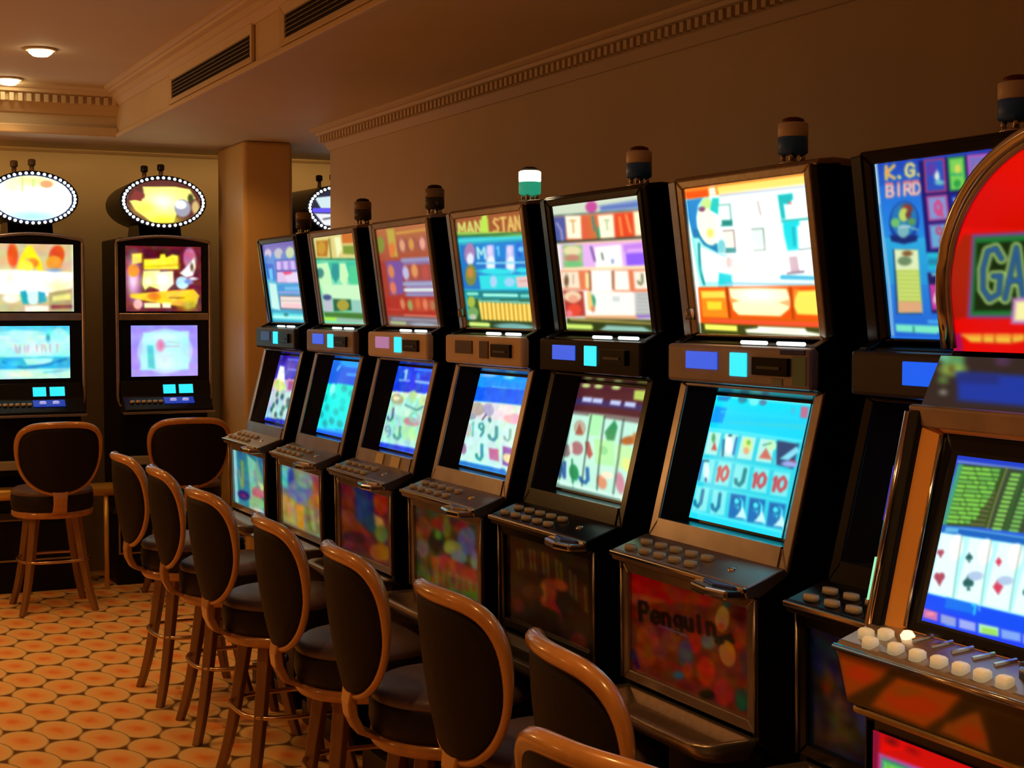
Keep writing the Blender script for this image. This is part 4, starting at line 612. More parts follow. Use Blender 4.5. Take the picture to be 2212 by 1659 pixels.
def scr8_art():
    a = Art([(1655, 165), (3395, 420), (3120, 2060), (1335, 1545)], 230, 220, (30, 90, 220)); a.Gr(0, 330, (15, 40, 190), (30, 70, 190)); a.Ln([(1660, 215), (3400, 470)], 16, (130, 150, 215))
    a.P([(1670, 235), (2075, 280), (1935, 775), (1525, 735)], (45, 75, 35)); a.P([(2075, 280), (3390, 480), (3300, 1000), (1935, 775)], (50, 70, 45)); a.P([(1655, 235), (1700, 240), (1560, 735), (1515, 730)], (60, 150, 120))
    rnd = random.Random(5)
    for r in range(13):
        y = 262 + r * 37; x = 1690 - r * 10.5; ws = 330 - max(0, r - 5) * 12
        while ws > 30:
            wd = rnd.choice([50, 75, 105, 130]); wd = min(wd, ws); a.Ln([(x + 12, y + (x - 1600) * .09), (x + wd - 12, y + (x + wd - 1600) * .09)], 24, (130, 215, 80) if rnd.random() > .3 else (110, 190, 80)); x += wd + 6; ws -= wd + 6
        if r > 4: a.Ln([(x + 4, y + 30), (2035 - r * 11, y + 42)], 8, (150, 120, 80))
        for cx, cc in ((2145, (140, 215, 90)), (2290, (120, 200, 90)), (2500, (140, 215, 90)), (2720, (130, 205, 90)), (2950, (140, 215, 90))):
            a.Ln([(cx - 30 - r * 11, y + (cx - 1660) * .13 + 10), (cx + 30 - r * 11, y + (cx - 1600) * .13 + 10)], 22, cc)
    a.Ln([(2068, 280), (1930, 780)], 10, (150, 140, 60)).Ln([(2215, 300), (2085, 800)], 14, (40, 110, 40))
    a.P([(1525, 735), (3300, 1040), (3280, 1110), (1505, 800)], (10, 95, 185)).Ln([(1690, 768), (3300, 1045)], 8, (130, 190, 220)).P([(1560, 750), (1680, 765), (1665, 805), (1540, 795)], (90, 170, 220))
    a.P([(1505, 795), (3290, 1110), (3190, 1770), (1390, 1320)], (175, 245, 248))
    for n in range(7):
        x0 = 1505 + n * 262; y0 = 800 + n * 46; x1 = 1395 + n * 247; y1 = 1300 + n * 63
        a.P([(x0 + 10, y0 + 6), (x0 + 190, y0 + 34), (x1 + 220, y1 + 50), (x1, y1)], (225, 250, 250)).E(x0 + 150, y0 + 130, 60, 110, (252, 245, 242), 10)
        a.Ln([(x0 + 200, y0 + 34), (x1 + 225, y1 + 52)], 8, (120, 170, 150))
        red = n % 2 == 0
        c = (165, 70, 90) if red else (30, 90, 90)
        for (u, v, s) in ((20, 165, .62), (60, 370, 1.0)):
            hx = x0 + u - v * .22 - 4 + (25 if s < 1 else 20); hy = y0 + v + u * .18; r_ = 27 * s
            if n in (0, 4):
                a.E(hx - r_ * .8, hy - r_ * .5, r_, r_ * 1.1, c).E(hx + r_ * .8, hy - r_ * .5, r_, r_ * 1.1, c).P([(hx - r_ * 1.7, hy - r_ * .2), (hx + r_ * 1.7, hy - r_ * .2), (hx, hy + r_ * 2.8)], c)
            elif red: a.P([(hx, hy - 2.4 * r_), (hx + 1.7 * r_, hy), (hx, hy + 2.6 * r_), (hx - 1.7 * r_, hy)], (205, 60, 90))
            else: a.P([(hx, hy - 2.4 * r_), (hx + 1.5 * r_, hy), (hx - 1.5 * r_, hy)], c).E(hx - r_ * .8, hy + r_ * .3, r_, r_ * 1.1, c).E(hx + r_ * .8, hy + r_ * .3, r_, r_ * 1.1, c).P([(hx, hy), (hx + r_ * .6, hy + r_ * 2.6), (hx - r_ * .6, hy + r_ * 2.6)], c)
        if n in (1, 2): a.E(x0 + 60, y0 + 330, 70, 40, (170, 195, 225))
    a.P([(1385, 1310), (3190, 1780), (3160, 1930), (1355, 1425)], (5, 75, 235)).P([(1560, 1350), (1830, 1420), (1810, 1500), (1540, 1440)], (10, 110, 230)); a.Tx('2', 1780, 1420, 50, 0, 0, 70, 14, (90, 225, 235)); a.Ln([(1790, 1420), (1820, 1430), (1800, 1500)], 14, (60, 220, 240)).Ln([(1850, 1435), (1850, 1470)], 12, (110, 190, 245))
    a.P([(1355, 1425), (3160, 1930), (3120, 2065), (1335, 1550)], (25, 60, 235))
    for x0, x1, y, c in [(1355, 1480, 1440, (195, 110, 170)), (1505, 1640, 1490, (140, 155, 215)), (1665, 1810, 1535, (150, 165, 235)), (1835, 2010, 1580, (170, 235, 190)), (2030, 2200, 1630, (120, 160, 235)), (2220, 2390, 1680, (150, 165, 235)), (2410, 2590, 1730, (150, 165, 235)), (2610, 2800, 1785, (200, 130, 170))]:
        a.P([(x0, y), (x1, y + 40), (x1 - 8, y + 115), (x0 - 6, y + 80)], c)
    a.P([(1860, 1610), (1995, 1640), (1990, 1690), (1855, 1660)], (150, 215, 90)).E(1415, 1490, 34, 14, (240, 140, 160)).Ln([(1545, 1585), (1620, 1600)], 10, (110, 170, 245)); return a
def deck8_art():  # orange facets are carpet reflections painted into the deck front's colour
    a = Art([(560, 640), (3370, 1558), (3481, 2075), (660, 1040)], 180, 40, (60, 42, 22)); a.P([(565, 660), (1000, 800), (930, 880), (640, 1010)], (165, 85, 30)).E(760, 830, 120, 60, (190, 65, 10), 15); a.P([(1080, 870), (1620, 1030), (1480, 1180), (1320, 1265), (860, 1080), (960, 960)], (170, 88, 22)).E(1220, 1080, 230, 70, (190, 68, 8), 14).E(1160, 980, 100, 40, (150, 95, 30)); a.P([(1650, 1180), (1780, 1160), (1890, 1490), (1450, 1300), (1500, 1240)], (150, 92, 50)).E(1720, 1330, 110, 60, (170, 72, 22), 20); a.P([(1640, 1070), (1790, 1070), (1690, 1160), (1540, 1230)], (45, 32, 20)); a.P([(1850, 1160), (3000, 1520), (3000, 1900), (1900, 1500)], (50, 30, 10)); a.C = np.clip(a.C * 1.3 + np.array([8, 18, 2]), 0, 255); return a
def bel8_art():
    a = Art([(660, 1310), (3313, 2477), (3275, 4263), (648, 2754)], 150, 150, (205, 5, 8)); a.Gr(1000, 1500, (150, 5, 20), (230, 0, 5)); a.P([(640, 1300), (720, 1330), (690, 3700), (600, 3700)], (130, 5, 50)); a.E(830, 1420, 60, 30, (120, 0, 10), 30).E(1010, 1510, 60, 26, (150, 0, 10), 30)
    a.P([(720, 1520), (1300, 1760), (1300, 2600), (690, 2300)], (185, 95, 205)); a.P([(745, 1555), (1275, 1785), (1275, 2560), (715, 2270)], (20, 120, 60)); a.P([(760, 1590), (1260, 1800), (1260, 2540), (730, 2250)], (110, 230, 130)); a.P([(790, 1630), (1240, 1830), (1240, 2510), (760, 2220)], (30, 110, 30)); a.E(830, 1680, 50, 30, (170, 220, 60), 30); return a
T8 = thing('slot_machine', 'large slot machine with glowing red domed top glass and playing cards on its screen', 'slot machine', (1.575, 1.494, .16)); T8.scale = (.9, .9, .9)
HW = .33
MB().prism([(.08, -.1777), (.08, .60), (-.13, .62), (-.13, .93), (-.14, .97), (-.09, 1.05), (-.03, 1.06), (.02, 1.44), (.06, 1.52), (.06, 1.50), (.55, 1.50), (.58, -.1777)], -HW + .03, HW - .03).build('cabinet', M['black'], T8)
for s in (-1, 1):
    MB().prism([(.07, -.1777), (.07, .60), (-.15, .62), (-.15, .93), (-.19, .965), (-.20, 1.04), (-.145, 1.072), (-.066, 1.436), (.02, 1.445), (.02, 1.53), (.56, 1.53), (.59, -.1777)], s * (HW - .028), s * HW).build('side_panel', M['black'], T8, bevel=.004)
# dome: elliptical top box with chrome rim
def dome_pts(n=40, k=1.0, dy=0.0):
    out = [(-HW * k, 1.535), ]
    for u in range(n + 1):
        an = PI - PI * u / n; out.append((HW * k * math.cos(an), 1.60 + (.28 + dy) * k * math.sin(an)))
    out.append((HW * k, 1.535)); return out
def dome_x(z): return .010 - (z - 1.53) * .16
outl = dome_pts()
mb = MB(); n_ = len(outl)
mb.add([(dome_x(z) + .012, y, z) for y, z in outl] + [(dome_x(z) + .40, y, z) for y, z in outl], [tuple(range(n_)), tuple(range(2 * n_ - 1, n_ - 1, -1))] + [(u, u + n_, (u + 1) % n_ + n_, (u + 1) % n_) for u in range(n_)])
mb.build('dome_box', M['black'], T8)
mb = MB(); mb.tube([(dome_x(z) + .004, y, z) for y, z in outl], .011, 10); mb.build('dome_rim', M['chrome'], T8)
mb = MB(); mb.tube([(dome_x(z) + .002, y, z) for y, z in dome_pts(40, .945)], .006, 8); mb.build('inner_rim', M['bronze'], T8)
dome_art().blur(1).panel('dome_glass', [(dome_x(1.90) + .004, .33, 1.90), (dome_x(1.90) + .004, -.33, 1.90), (dome_x(1.53) + .004, -.33, 1.53), (dome_x(1.53) + .004, .33, 1.53)], M['lit'], T8,
    mask=lambda U, V: ((np.abs(U - .5) * .66 < .318) & (((1.90 - V * .37) <= 1.60) | ((((U - .5) * .66) / .318) ** 2 + ((1.90 - V * .37 - 1.60) / .268) ** 2 < 1))))
head8_art().blur(2).panel('header_glass', [(-.005, .325, 1.522), (-.005, -.325, 1.522), (-.045, -.325, 1.442), (-.045, .325, 1.442)], M['lit'], T8)
def F8(y, z, dx=0): return (-.147 + (z - 1.068) * .227 + dx, y, z)
fm = MB()
fo = [F8(.332, 1.438), F8(-.332, 1.438), F8(-.332, 1.062), F8(.332, 1.062)]; fi = [F8(.262, 1.398, .018), F8(-.262, 1.398, .018), F8(-.262, 1.085, .018), F8(.262, 1.085, .018)]
ring(fm, fo, fi, (.016, 0, .003)); sf = fm.build('screen_frame', M['orange'], T8, bevel=.004)
MB().slab([F8(.334, 1.440, -.004), F8(-.334, 1.440, -.004), F8(-.325, 1.405, .006), F8(.325, 1.405, .006)], (.012, 0, .004)).build('frame_top_bar', M['bronze'], sf, bevel=.004)
for s in (-1, 1):
    MB().tube([F8(s * .334, 1.43), F8(s * .334, 1.08)], .006, 8).build('frame_edge_trim', M['chrome'], sf)
    MB().tube([F8(s * .262, 1.396, .016), F8(s * .262, 1.09, .016)], .004, 8).build('inner_edge_trim', M['chrome'], sf)
MB().tube([F8(.3385, 1.34, -.002), F8(.3385, 1.25, -.002)], .003, 8).build('blue_light_strip', M['uv'], sf)
MB().tube([F8(.3395, 1.19, -.002), F8(.3395, 1.12, -.002)], .004, 8).build('mint_light_strip', M['mint'], sf)
sm = MB(); so = [F8(.262, 1.398, .02), F8(-.262, 1.398, .02), F8(-.262, 1.085, .02), F8(.262, 1.085, .02)]
si = [(-.05, .235, 1.368), (-.05, -.185, 1.368), (-.128, -.185, 1.11), (-.128, .235, 1.11)]
si = [(-.052, .242, 1.372), (-.052, -.192, 1.372), (-.120, -.192, 1.100), (-.120, .242, 1.100)]
for q in range(4): sm.add([so[q], so[(q + 1) % 4], si[(q + 1) % 4], si[q]], [(0, 1, 2, 3)])
sm.slab(si, (.004, 0, 0)); sm.build('screen_surround', M['blackgloss'], T8)
scr8_art().blur(2).panel('screen', [(-.055, .226, 1.366), (-.055, -.188, 1.366), (-.124, -.188, 1.106), (-.124, .226, 1.106)], M['screen'], T8, bulge=.010)
d8 = MB().prism([(-.205, 1.032), (-.213, 1.050), (-.205, 1.062), (-.135, 1.086), (-.10, 1.08), (-.10, 1.03)], -.333, .333).build('button_deck', M['bronze'], T8, bevel=.004)
DECKM = attr_mat('painted_carpet_reflection', 0, 1.0, .22); DECKM.node_tree.nodes['Principled BSDF'].inputs['Metallic'].default_value = .30
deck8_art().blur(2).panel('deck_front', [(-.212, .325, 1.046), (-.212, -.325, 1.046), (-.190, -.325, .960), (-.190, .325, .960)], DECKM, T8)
MB().tube([(-.212, .333, 1.052), (-.212, -.333, 1.052)], .006, 8).build('deck_trim', M['chrome'], d8)
MB().tube([(-.165, .333, .945), (-.165, -.333, .945)], .008, 10).build('belly_trim', M['brass'], T8)
def button8(x, y, big=1.0):
    mb = MB(); z = 1.060 + (x + .205) * .34; q = [(math.copysign(abs(math.cos(a)) ** .5, math.cos(a)) * .0105, math.copysign(abs(math.sin(a)) ** .5, math.sin(a)) * .0130) for a in [u * PI / 8 for u in range(16)]]
    mb.add([(x + a, y + b_, z - .002) for a, b_ in q] + [(x + a * .95, y + b_ * .95, z + .013) for a, b_ in q] + [(x + a * .6, y + b_ * .7, z + .016) for a, b_ in q],
           [tuple(range(32, 48)), tuple(range(15, -1, -1))] + [(u + r * 16, (u + 1) % 16 + r * 16, (u + 1) % 16 + 16 + r * 16, u + 16 + r * 16) for u in range(16) for r in (0, 1)], True)
    mb.build('button', M['button'], d8)
for x, y in [(-.178, .295), (-.196, .262), (-.165, .262), (-.192, .205), (-.192, .155), (-.192, .107), (-.192, .060), (-.192, .015), (-.192, -.03)]: button8(x, y)
for k in range(5):
    MB().slab([(-.160, .205 - k * .045, 1.078), (-.135, .185 - k * .045, 1.087), (-.133, .190 - k * .045, 1.088), (-.158, .210 - k * .045, 1.079)], (0, 0, .004)).build('card_slot', M['chrome'], d8)
MB().box((-.17, -.12, 1.065), (-.11, -.03, 1.100)).build('ticket_printer', M['gunmetal'], d8, bevel=.006)
MB().tube([(-.176, -.115, 1.090), (-.176, -.045, 1.090)], .006, 10).build('printer_lip', M['chrome'], d8)
MB().lathe([(.010, 0), (.012, .006), (.007, .013)], (-.150, .228, 1.078), 20).build('lit_knob', mat('glowing_amber_knob', (.9, .7, .4), .3, emit=(1, .75, .4), es=1.6), d8)
MB().box((-.150, -.332, .62), (-.140, .332, .955)).build('belly_door', M['gunmetal'], T8, bevel=.004)
bel8_art().panel('belly_glass', [(-.158, .30, .915), (-.158, -.30, .915), (-.158, -.30, .64), (-.158, .30, .64)], M['lit'], T8)
MB().box((-.20, -.18, .955), (-.16, -.09, .990)).build('yellow_plate', M['yellow'], T8, bevel=.003)
MB().box((.045, -.332, -.1777), (.08, .332, -.10)).build('kick_plate', M['gunmetal'], T8)

# ---------------------------------------------------------------- upright machines with oval signs against the back wall
def oval_art(kind):
    a = Art([(-1, -1), (1, -1), (1, 1), (-1, 1)], 80, 60, (240, 240, 200))
    if kind == 0: a.E(0, 0, 1, 1, (250, 252, 245)).Gl(0, -.75, .6, .25, (225, 235, 150)).E(.35, -.62, .16, .16, (225, 160, 110)).Gl(-.5, -.5, .2, .3, (250, 240, 190)).Ln([(-.25, -.9), (-.25, -.3)], .04, (200, 200, 120)).Gl(0, .8, .7, .25, (170, 225, 245)).Ln([(-.7, .45), (.6, .40)], .04, (220, 235, 200)); a.Ln([(.02, -.8), (.02, -.5)], .05, (190, 220, 120))
    elif kind == 1: a.E(0, 0, 1, 1, (90, 45, 40)).P([(-.55, -.65), (.3, -.7), (.7, -.6), (.85, -.2), (.6, 0), (.3, .1), (.35, .5), (.25, .9), (-.3, .95), (-.75, .4), (-.9, 0), (-.5, -.15)], (245, 240, 120)).Gl(-.05, 0, .4, .4, (255, 255, 225)).Gl(-.5, .3, .3, .3, (250, 235, 90)).Gl(0, .8, .4, .2, (235, 230, 60)).P([(-.9, -.1), (-.75, -.5), (-.5, -.3), (-.6, 0)], (130, 55, 50)).E(.5, .25, .22, .4, (150, 150, 165)).E(.45, .1, .16, .2, (225, 230, 240)).E(.85, .2, .1, .3, (200, 170, 110)).E(.72, -.2, .08, .2, (70, 70, 40))
    else: a.E(0, 0, 1, 1, (40, 40, 60)).P([(-.9, -.5), (.5, -.8), (.6, -.1), (-.7, 0)], (190, 210, 215)).Ln([(-.9, .1), (.9, 0)], .22, (90, 80, 220)).P([(-.9, .25), (.9, .2), (.6, .8), (-.6, .8)], (215, 215, 225)).Ln([(-.6, .5), (-.1, .35), (.4, .6)], .1, (110, 110, 110))
    return a
def btop_art(kind):
    if kind == 0:
        a = Art([(-90, 905), (605, 905), (580, 1455), (-90, 1440)], 90, 70, (200, 180, 130)); a.E(80, 1000, 44, 100, (215, 80, 30)).E(455, 1000, 66, 90, (200, 65, 20), 20).E(430, 1060, 70, 60, (225, 140, 40)).P([(110, 1110), (150, 1000), (210, 915), (250, 930), (320, 1060), (330, 1130), (270, 1110), (230, 1030), (190, 1020), (170, 1110)], (250, 225, 20)).E(250, 1060, 46, 40, (225, 130, 40)).E(190, 1090, 60, 50, (245, 225, 60)); a.P([(-90, 1120), (120, 1120), (360, 1130), (590, 1140), (560, 1340), (-90, 1300)], (252, 250, 245)).Gl(60, 1180, 130, 60, (255, 252, 215)).Gl(470, 1250, 120, 60, (250, 230, 170)).E(430, 1120, 60, 14, (130, 160, 190)); a.P([(130, 1290), (180, 1280), (220, 1390), (150, 1390)], (30, 160, 170)).P([(280, 1290), (340, 1300), (350, 1370), (280, 1390)], (40, 160, 180)).E(235, 1340, 44, 60, (205, 235, 235)).E(60, 1340, 70, 36, (240, 235, 215)); a.R(-90, 1390, 370, 1450, (180, 170, 130)).R(170, 1405, 365, 1450, (235, 235, 210)).P([(370, 1300), (580, 1270), (580, 1460), (370, 1450)], (160, 150, 100)).P([(400, 1330), (560, 1310), (560, 1360), (400, 1370)], (220, 210, 120)).Ln([(400, 1415), (560, 1415)], 26, (130, 50, 50)); a.Ln([(600, 905), (575, 1455)], 12, (200, 220, 200)).Nz(14, 30, 30); return a
    a = Art([(990, 880), (1690, 880), (1660, 1495), (990, 1495)], 100, 84, (95, 30, 40)); a.E(1580, 1000, 60, 110, (170, 100, 130)).P([(1150, 910), (1500, 915), (1480, 1000), (1150, 990)], (70, 20, 30)); a.Gl(1060, 1200, 60, 180, (250, 200, 230)).E(1060, 1120, 50, 60, (225, 140, 40)); a.P([(1050, 960), (1140, 950), (1140, 1040), (1050, 1060)], (245, 215, 80)).P([(1150, 1010), (1300, 1000), (1310, 960), (1350, 955), (1360, 990), (1420, 960), (1480, 970), (1480, 1100), (1150, 1110)], (245, 225, 60)); a.Ln([(1170, 1080), (1470, 1060)], 26, (215, 190, 20)).Ln([(1150, 960), (1145, 1300)], 12, (110, 70, 20)).Ln([(1475, 970), (1475, 1130)], 10, (110, 60, 20))
    a.P([(1150, 1120), (1300, 1110), (1290, 1300), (1200, 1260), (1160, 1300), (1140, 1250)], (235, 240, 130)).P([(1260, 1130), (1420, 1120), (1420, 1240), (1360, 1300), (1350, 1400), (1300, 1400), (1280, 1250)], (252, 240, 190)).Gl(1320, 1200, 70, 60, (255, 250, 230)).Gl(1190, 1210, 50, 50, (255, 255, 200)); a.P([(1480, 1140), (1560, 1060), (1620, 990), (1630, 1080), (1600, 1160), (1540, 1180)], (240, 235, 225)).E(1595, 1080, 16, 40, (90, 80, 70)).E(1500, 1230, 60, 60, (180, 220, 240)).E(1560, 1220, 40, 24, (120, 130, 190)).E(1600, 1190, 40, 14, (230, 230, 230)); a.P([(1030, 1340), (1300, 1310), (1600, 1290), (1650, 1350), (1600, 1460), (1400, 1440), (1160, 1400), (1030, 1370)], (235, 190, 50)).E(1240, 1360, 60, 36, (220, 130, 30)).Ln([(1380, 1370), (1540, 1370)], 10, (110, 80, 20)).E(1570, 1390, 60, 60, (220, 190, 40)).Gl(1540, 1450, 80, 50, (170, 150, 50)); a.R(1150, 1418, 1292, 1462, (250, 250, 190)).R(1310, 1418, 1385, 1462, (250, 250, 190)).E(1095, 1430, 40, 46, (230, 170, 160)); a.Nz(16, 40, 31); return a
def bscr_art(kind):
    if kind == 0:
        a = Art([(-100, 80), (535, 80), (535, 520), (-100, 520)], 80, 60, (110, 230, 235)); a.Gr(70, 160, (70, 190, 230), (120, 240, 245)); a.Gr(160, 340, (190, 250, 240), (140, 240, 240)); a.E(110, 140, 160, 26, (190, 250, 245)).E(440, 160, 70, 60, (150, 245, 240)).E(340, 180, 18, 34, (40, 170, 180)).Gl(240, 270, 200, 60, (215, 245, 235)); [a.Ln([(x, 240), (x + dx, 300)], 9, (210, 150, 170)) for x, dx in ((50, 10), (90, -6), (130, 6), (160, 0), (235, 8), (290, -8), (310, 10), (355, 4), (420, 0))]; a.P([(-100, 340), (540, 340), (540, 440), (-100, 440)], (50, 180, 220)).P([(120, 350), (380, 350), (360, 400), (150, 405)], (170, 245, 240)).Ln([(-60, 380), (120, 430), (300, 410), (500, 360)], 14, (20, 120, 190)).E(30, 390, 60, 30, (60, 200, 235)); a.P([(-100, 440), (540, 440), (540, 525), (-100, 525)], (190, 240, 220)).E(100, 480, 120, 24, (220, 245, 210)).Ln([(300, 470), (520, 450)], 16, (110, 200, 210)).Nz(14, 40, 32); return a
    a = Art([(1028, 90), (1582, 90), (1582, 525), (1028, 525)], 80, 64, (165, 150, 245)); a.Gr(80, 530, (150, 140, 250), (175, 150, 240)); a.E(1310, 310, 230, 190, (185, 200, 250)); a.P([(1130, 150), (1510, 140), (1505, 470), (1100, 470)], (170, 235, 245)).Gl(1320, 400, 110, 90, (225, 240, 255)).Gl(1290, 190, 150, 40, (205, 250, 245)).Gl(1420, 360, 80, 60, (180, 245, 235)); a.P([(1160, 260), (1210, 260), (1225, 460), (1165, 450)], (90, 205, 210)).E(1270, 260, 40, 56, (215, 160, 200)).E(1270, 255, 20, 36, (215, 120, 170)).Ln([(1310, 270), (1420, 270)], 9, (190, 170, 200)).Ln([(1330, 230), (1430, 240)], 9, (180, 200, 220)); a.Nz(10, 26, 33); return a
BL = ['upright slot machine with turquoise screen and white oval sign, cut by the left edge', 'upright slot machine with lilac screen and yellow oval sign', 'black machine with violet-striped oval sign, peeking out between pillar and right wall']
def upright(kind, X, Y, rz=PI / 2):
    T = thing('slot_machine', BL[kind], 'slot machine', (X, Y, 0), rz, group='upright slot machines with oval signs at the back wall')
    MB().prism([(0, .68), (0, 2.0), (.50, 2.0), (.50, 0), (.16, 0), (.16, .68)], -.25, .25).build('cabinet', M['black'], T, bevel=.01)
    MB().box((.03, -.285, 1.0), (.50, -.255, 1.96)).build('side_fin', M['gunmetal'], T, bevel=.006)
    fm = MB(); hw = .265
    # tall rounded face frame with an arched top
    def outline(k, z0, z1, arch, r):
        pts = []
        for u in range(7): an = -PI / 2 - u * PI / 12; pts.append((-k + r + r * math.cos(an), z0 + r + r * math.sin(an)))
        pts = [(-k + r * (1 - math.sin(u * PI / 12)), z0 + r * (1 - math.cos(u * PI / 12))) for u in range(7)]
        up = [(-k, z1 - arch - .02)] + [(-k + 2 * k * u / 14, z1 - arch + arch * math.sin(PI * u / 14)) for u in range(15)] + [(k, z1 - arch - .02)]
        rt = [(k - r * (1 - math.cos(PI / 2 - u * PI / 12 + PI / 2 - PI / 2)) * 0 - r * (1 - math.sin((6 - u) * PI / 12)), z0 + r * (1 - math.cos((6 - u) * PI / 12))) for u in range(7)]
        return pts + up + rt
    O = outline(hw, 1.03, 2.012, .03, .07); 
    mb = MB(); mb.tube([(-.012, y, z) for y, z in O], .010, 8, closed=True); mb.build('face_frame', M['bronze'], T)
    mb = MB(); n = len(O); mb.add([(-.010, y, z) for y, z in O] + [(.004, y, z) for y, z in O], [tuple(range(n)), tuple(range(2 * n - 1, n - 1, -1))] + [(u, u + n, (u + 1) % n + n, (u + 1) % n) for u in range(n)]); mb.build('face_plate', M['blackgloss'], T)
    btop_art(min(kind, 1)).blur(1).panel('top_screen', [(-.016, .215, 1.955), (-.016, -.215, 1.955), (-.016, -.215, 1.585), (-.016, .215, 1.585)], M['bright'], T)
    MB().box((-.018, -.255, 1.535), (-.010, .255, 1.575)).build('divider_bar', M['bronze'], T, bevel=.003)
    bscr_art(min(kind, 1)).blur(1).panel('main_screen', [(-.017, .190, 1.505), (-.017, -.190, 1.505), (-.017, -.190, 1.215), (-.017, .190, 1.215)], M['screen'], T)
    p = MB().prism([(-.02, 1.19), (-.05, 1.10), (-.13, 1.035), (-.13, 1.015), (0, 1.0), (0, 1.19)], -.25, .25).build('button_panel', M['blackgloss'], T, bevel=.004)
    for y0, y1 in ((-.055, .015), (-.155, -.075)):
        MB().slab([(-.033, y1, 1.168), (-.033, y0, 1.168), (-.048, y0, 1.118), (-.048, y1, 1.118)], (.006, 0, 0)).build('card_display', M['cyan'], p)
    MB().slab([(-.060, .02, 1.098), (-.060, -.15, 1.098), (-.10, -.15, 1.066), (-.10, .02, 1.066)], (.004, 0, -.004)).build('blue_button_strip', M['navy'], p)
    for k in range(6): MB().lathe([(.013, 0), (.013, .012), (.009, .015)], (-.085, .20 - k * .032, 1.070), 14).build('button', M['buttondim'], p)
    for k in range(2): MB().lathe([(.018, 0), (.018, .012), (.012, .016)], (-.088, -.03 - k * .07, 1.078), 14).build('lit_button', mat('lilac_lit_button', (.5, .5, .7), .3, emit=L3(150, 160, 230), es=.8), p)
    MB().box((-.135, -.26, 1.008), (-.12, .26, 1.022)).build('panel_trim', M['bronze'], p, bevel=.002)
    MB().box((-.004, -.045 if kind else -.30, .88), (.002, -.005 if kind else -.26, .965)).build('coin_slot_light', M['green'], T) if kind == 1 else None
    MB().box((-.05, .02, .715), (-.001, .262, .765)).build('coin_tray', M['baize'], T, bevel=.006)
    # stand with framed door
    MB().box((.13, -.27, .42), (.45, .27, .46)).build('stand_top', M['gunmetal'], T, bevel=.004)
    fr = MB(); ring(fr, [(.146, .24, .42), (.146, -.24, .42), (.146, -.24, .18), (.146, .24, .18)], [(.146, .23, .41), (.146, -.23, .41), (.146, -.23, .19), (.146, .23, .19)], (.012, 0, 0)); fr.build('stand_door_frame', M['steel'], T)
    # oval sign
    def ell(ry, rz_, x, n=72): return [(x, ry * math.cos(2 * PI * k / n), 2.205 + rz_ * math.sin(2 * PI * k / n)) for k in range(n)]
    mb = MB(); A = ell(.245, .150, -.03); B = ell(.235, .140, .44); n = 72
    mb.add(A + B, [tuple(range(n)), tuple(range(2 * n - 1, n - 1, -1))] + [(u, u + n, (u + 1) % n + n, (u + 1) % n) for u in range(n)], False); sg = mb.build('oval_sign', M['black'], T)
    MB().prism([(.05, 2.0), (.08, 2.08), (.34, 2.08), (.40, 2.0)], -.12, .12).build('sign_neck', M['blackgloss'], T)
    a = oval_art(kind); a.panel('sign_glass', [(-.036, .213, 2.331), (-.036, -.213, 2.331), (-.036, -.213, 2.079), (-.036, .213, 2.079)], M['bright'], sg, mask=lambda U, V: ((2 * U - 1) ** 2 + (2 * V - 1) ** 2 < 1))
    mb = MB(); mb.tube(ell(.215, .127, -.037), .005, 8, closed=True); mb.build('sign_glass_rim', M['dkblue'] if kind == 0 else M['gunmetal'], sg)
    for k in range(44):
        an = 2 * PI * k / 44; c = (-.037, .226 * math.cos(an), 2.205 + .135 * math.sin(an))
        mb = MB(); vs = []; 
        for (rr_, dx) in ((.0095, 0), (.008, -.006), (.004, -.010)):
            vs += [(c[0] + dx, c[1] + rr_ * math.cos(t * PI / 4), c[2] + rr_ * math.sin(t * PI / 4)) for t in range(8)]
        mb.add(vs, [tuple(range(7, -1, -1)), tuple(range(16, 24))] + [(u + r * 8, (u + 1) % 8 + r * 8, (u + 1) % 8 + 8 + r * 8, u + 8 + r * 8) for u in range(8) for r in (0, 1)], True).build('sign_bulb', M['led'], sg)
    for y, h in ((-.02, .10), (.075, .075)):
        l = MB().tube([(.12, y, 2.34 - abs(y) * .4), (.12, y, 2.36 + h * .45)], .013, 12).build('sign_lamp', M['steel'], T)
        MB().lathe([(.018, 0), (.021, .004), (.021, .03), (.014, .036)], (.12, y, 2.35 + h * .45), 18).build('lamp_head', M['lampbrown' if kind == 0 else 'gunmetal'], l)
    return T
upright(0, 1.268, 8.74); upright(1, 1.985, 8.74); upright(2, 3.11, 8.92, PI / 2 + .18)
# brass pipe rail in front of the uprights
R = thing('brass_rail', 'brass pipe rail running low in front of the upright machines', 'rail', (1.45, 8.805, 0))
MB().tube([(-1.3, 0, .575), (.62, 0, .575)], .038, 20).build('pipe', M['brass'], R)
for x in (-1.0, .21, .60): MB().tube([(x, 0, 0), (x, 0, .56)], .014, 12).build('post', M['brass'], R)
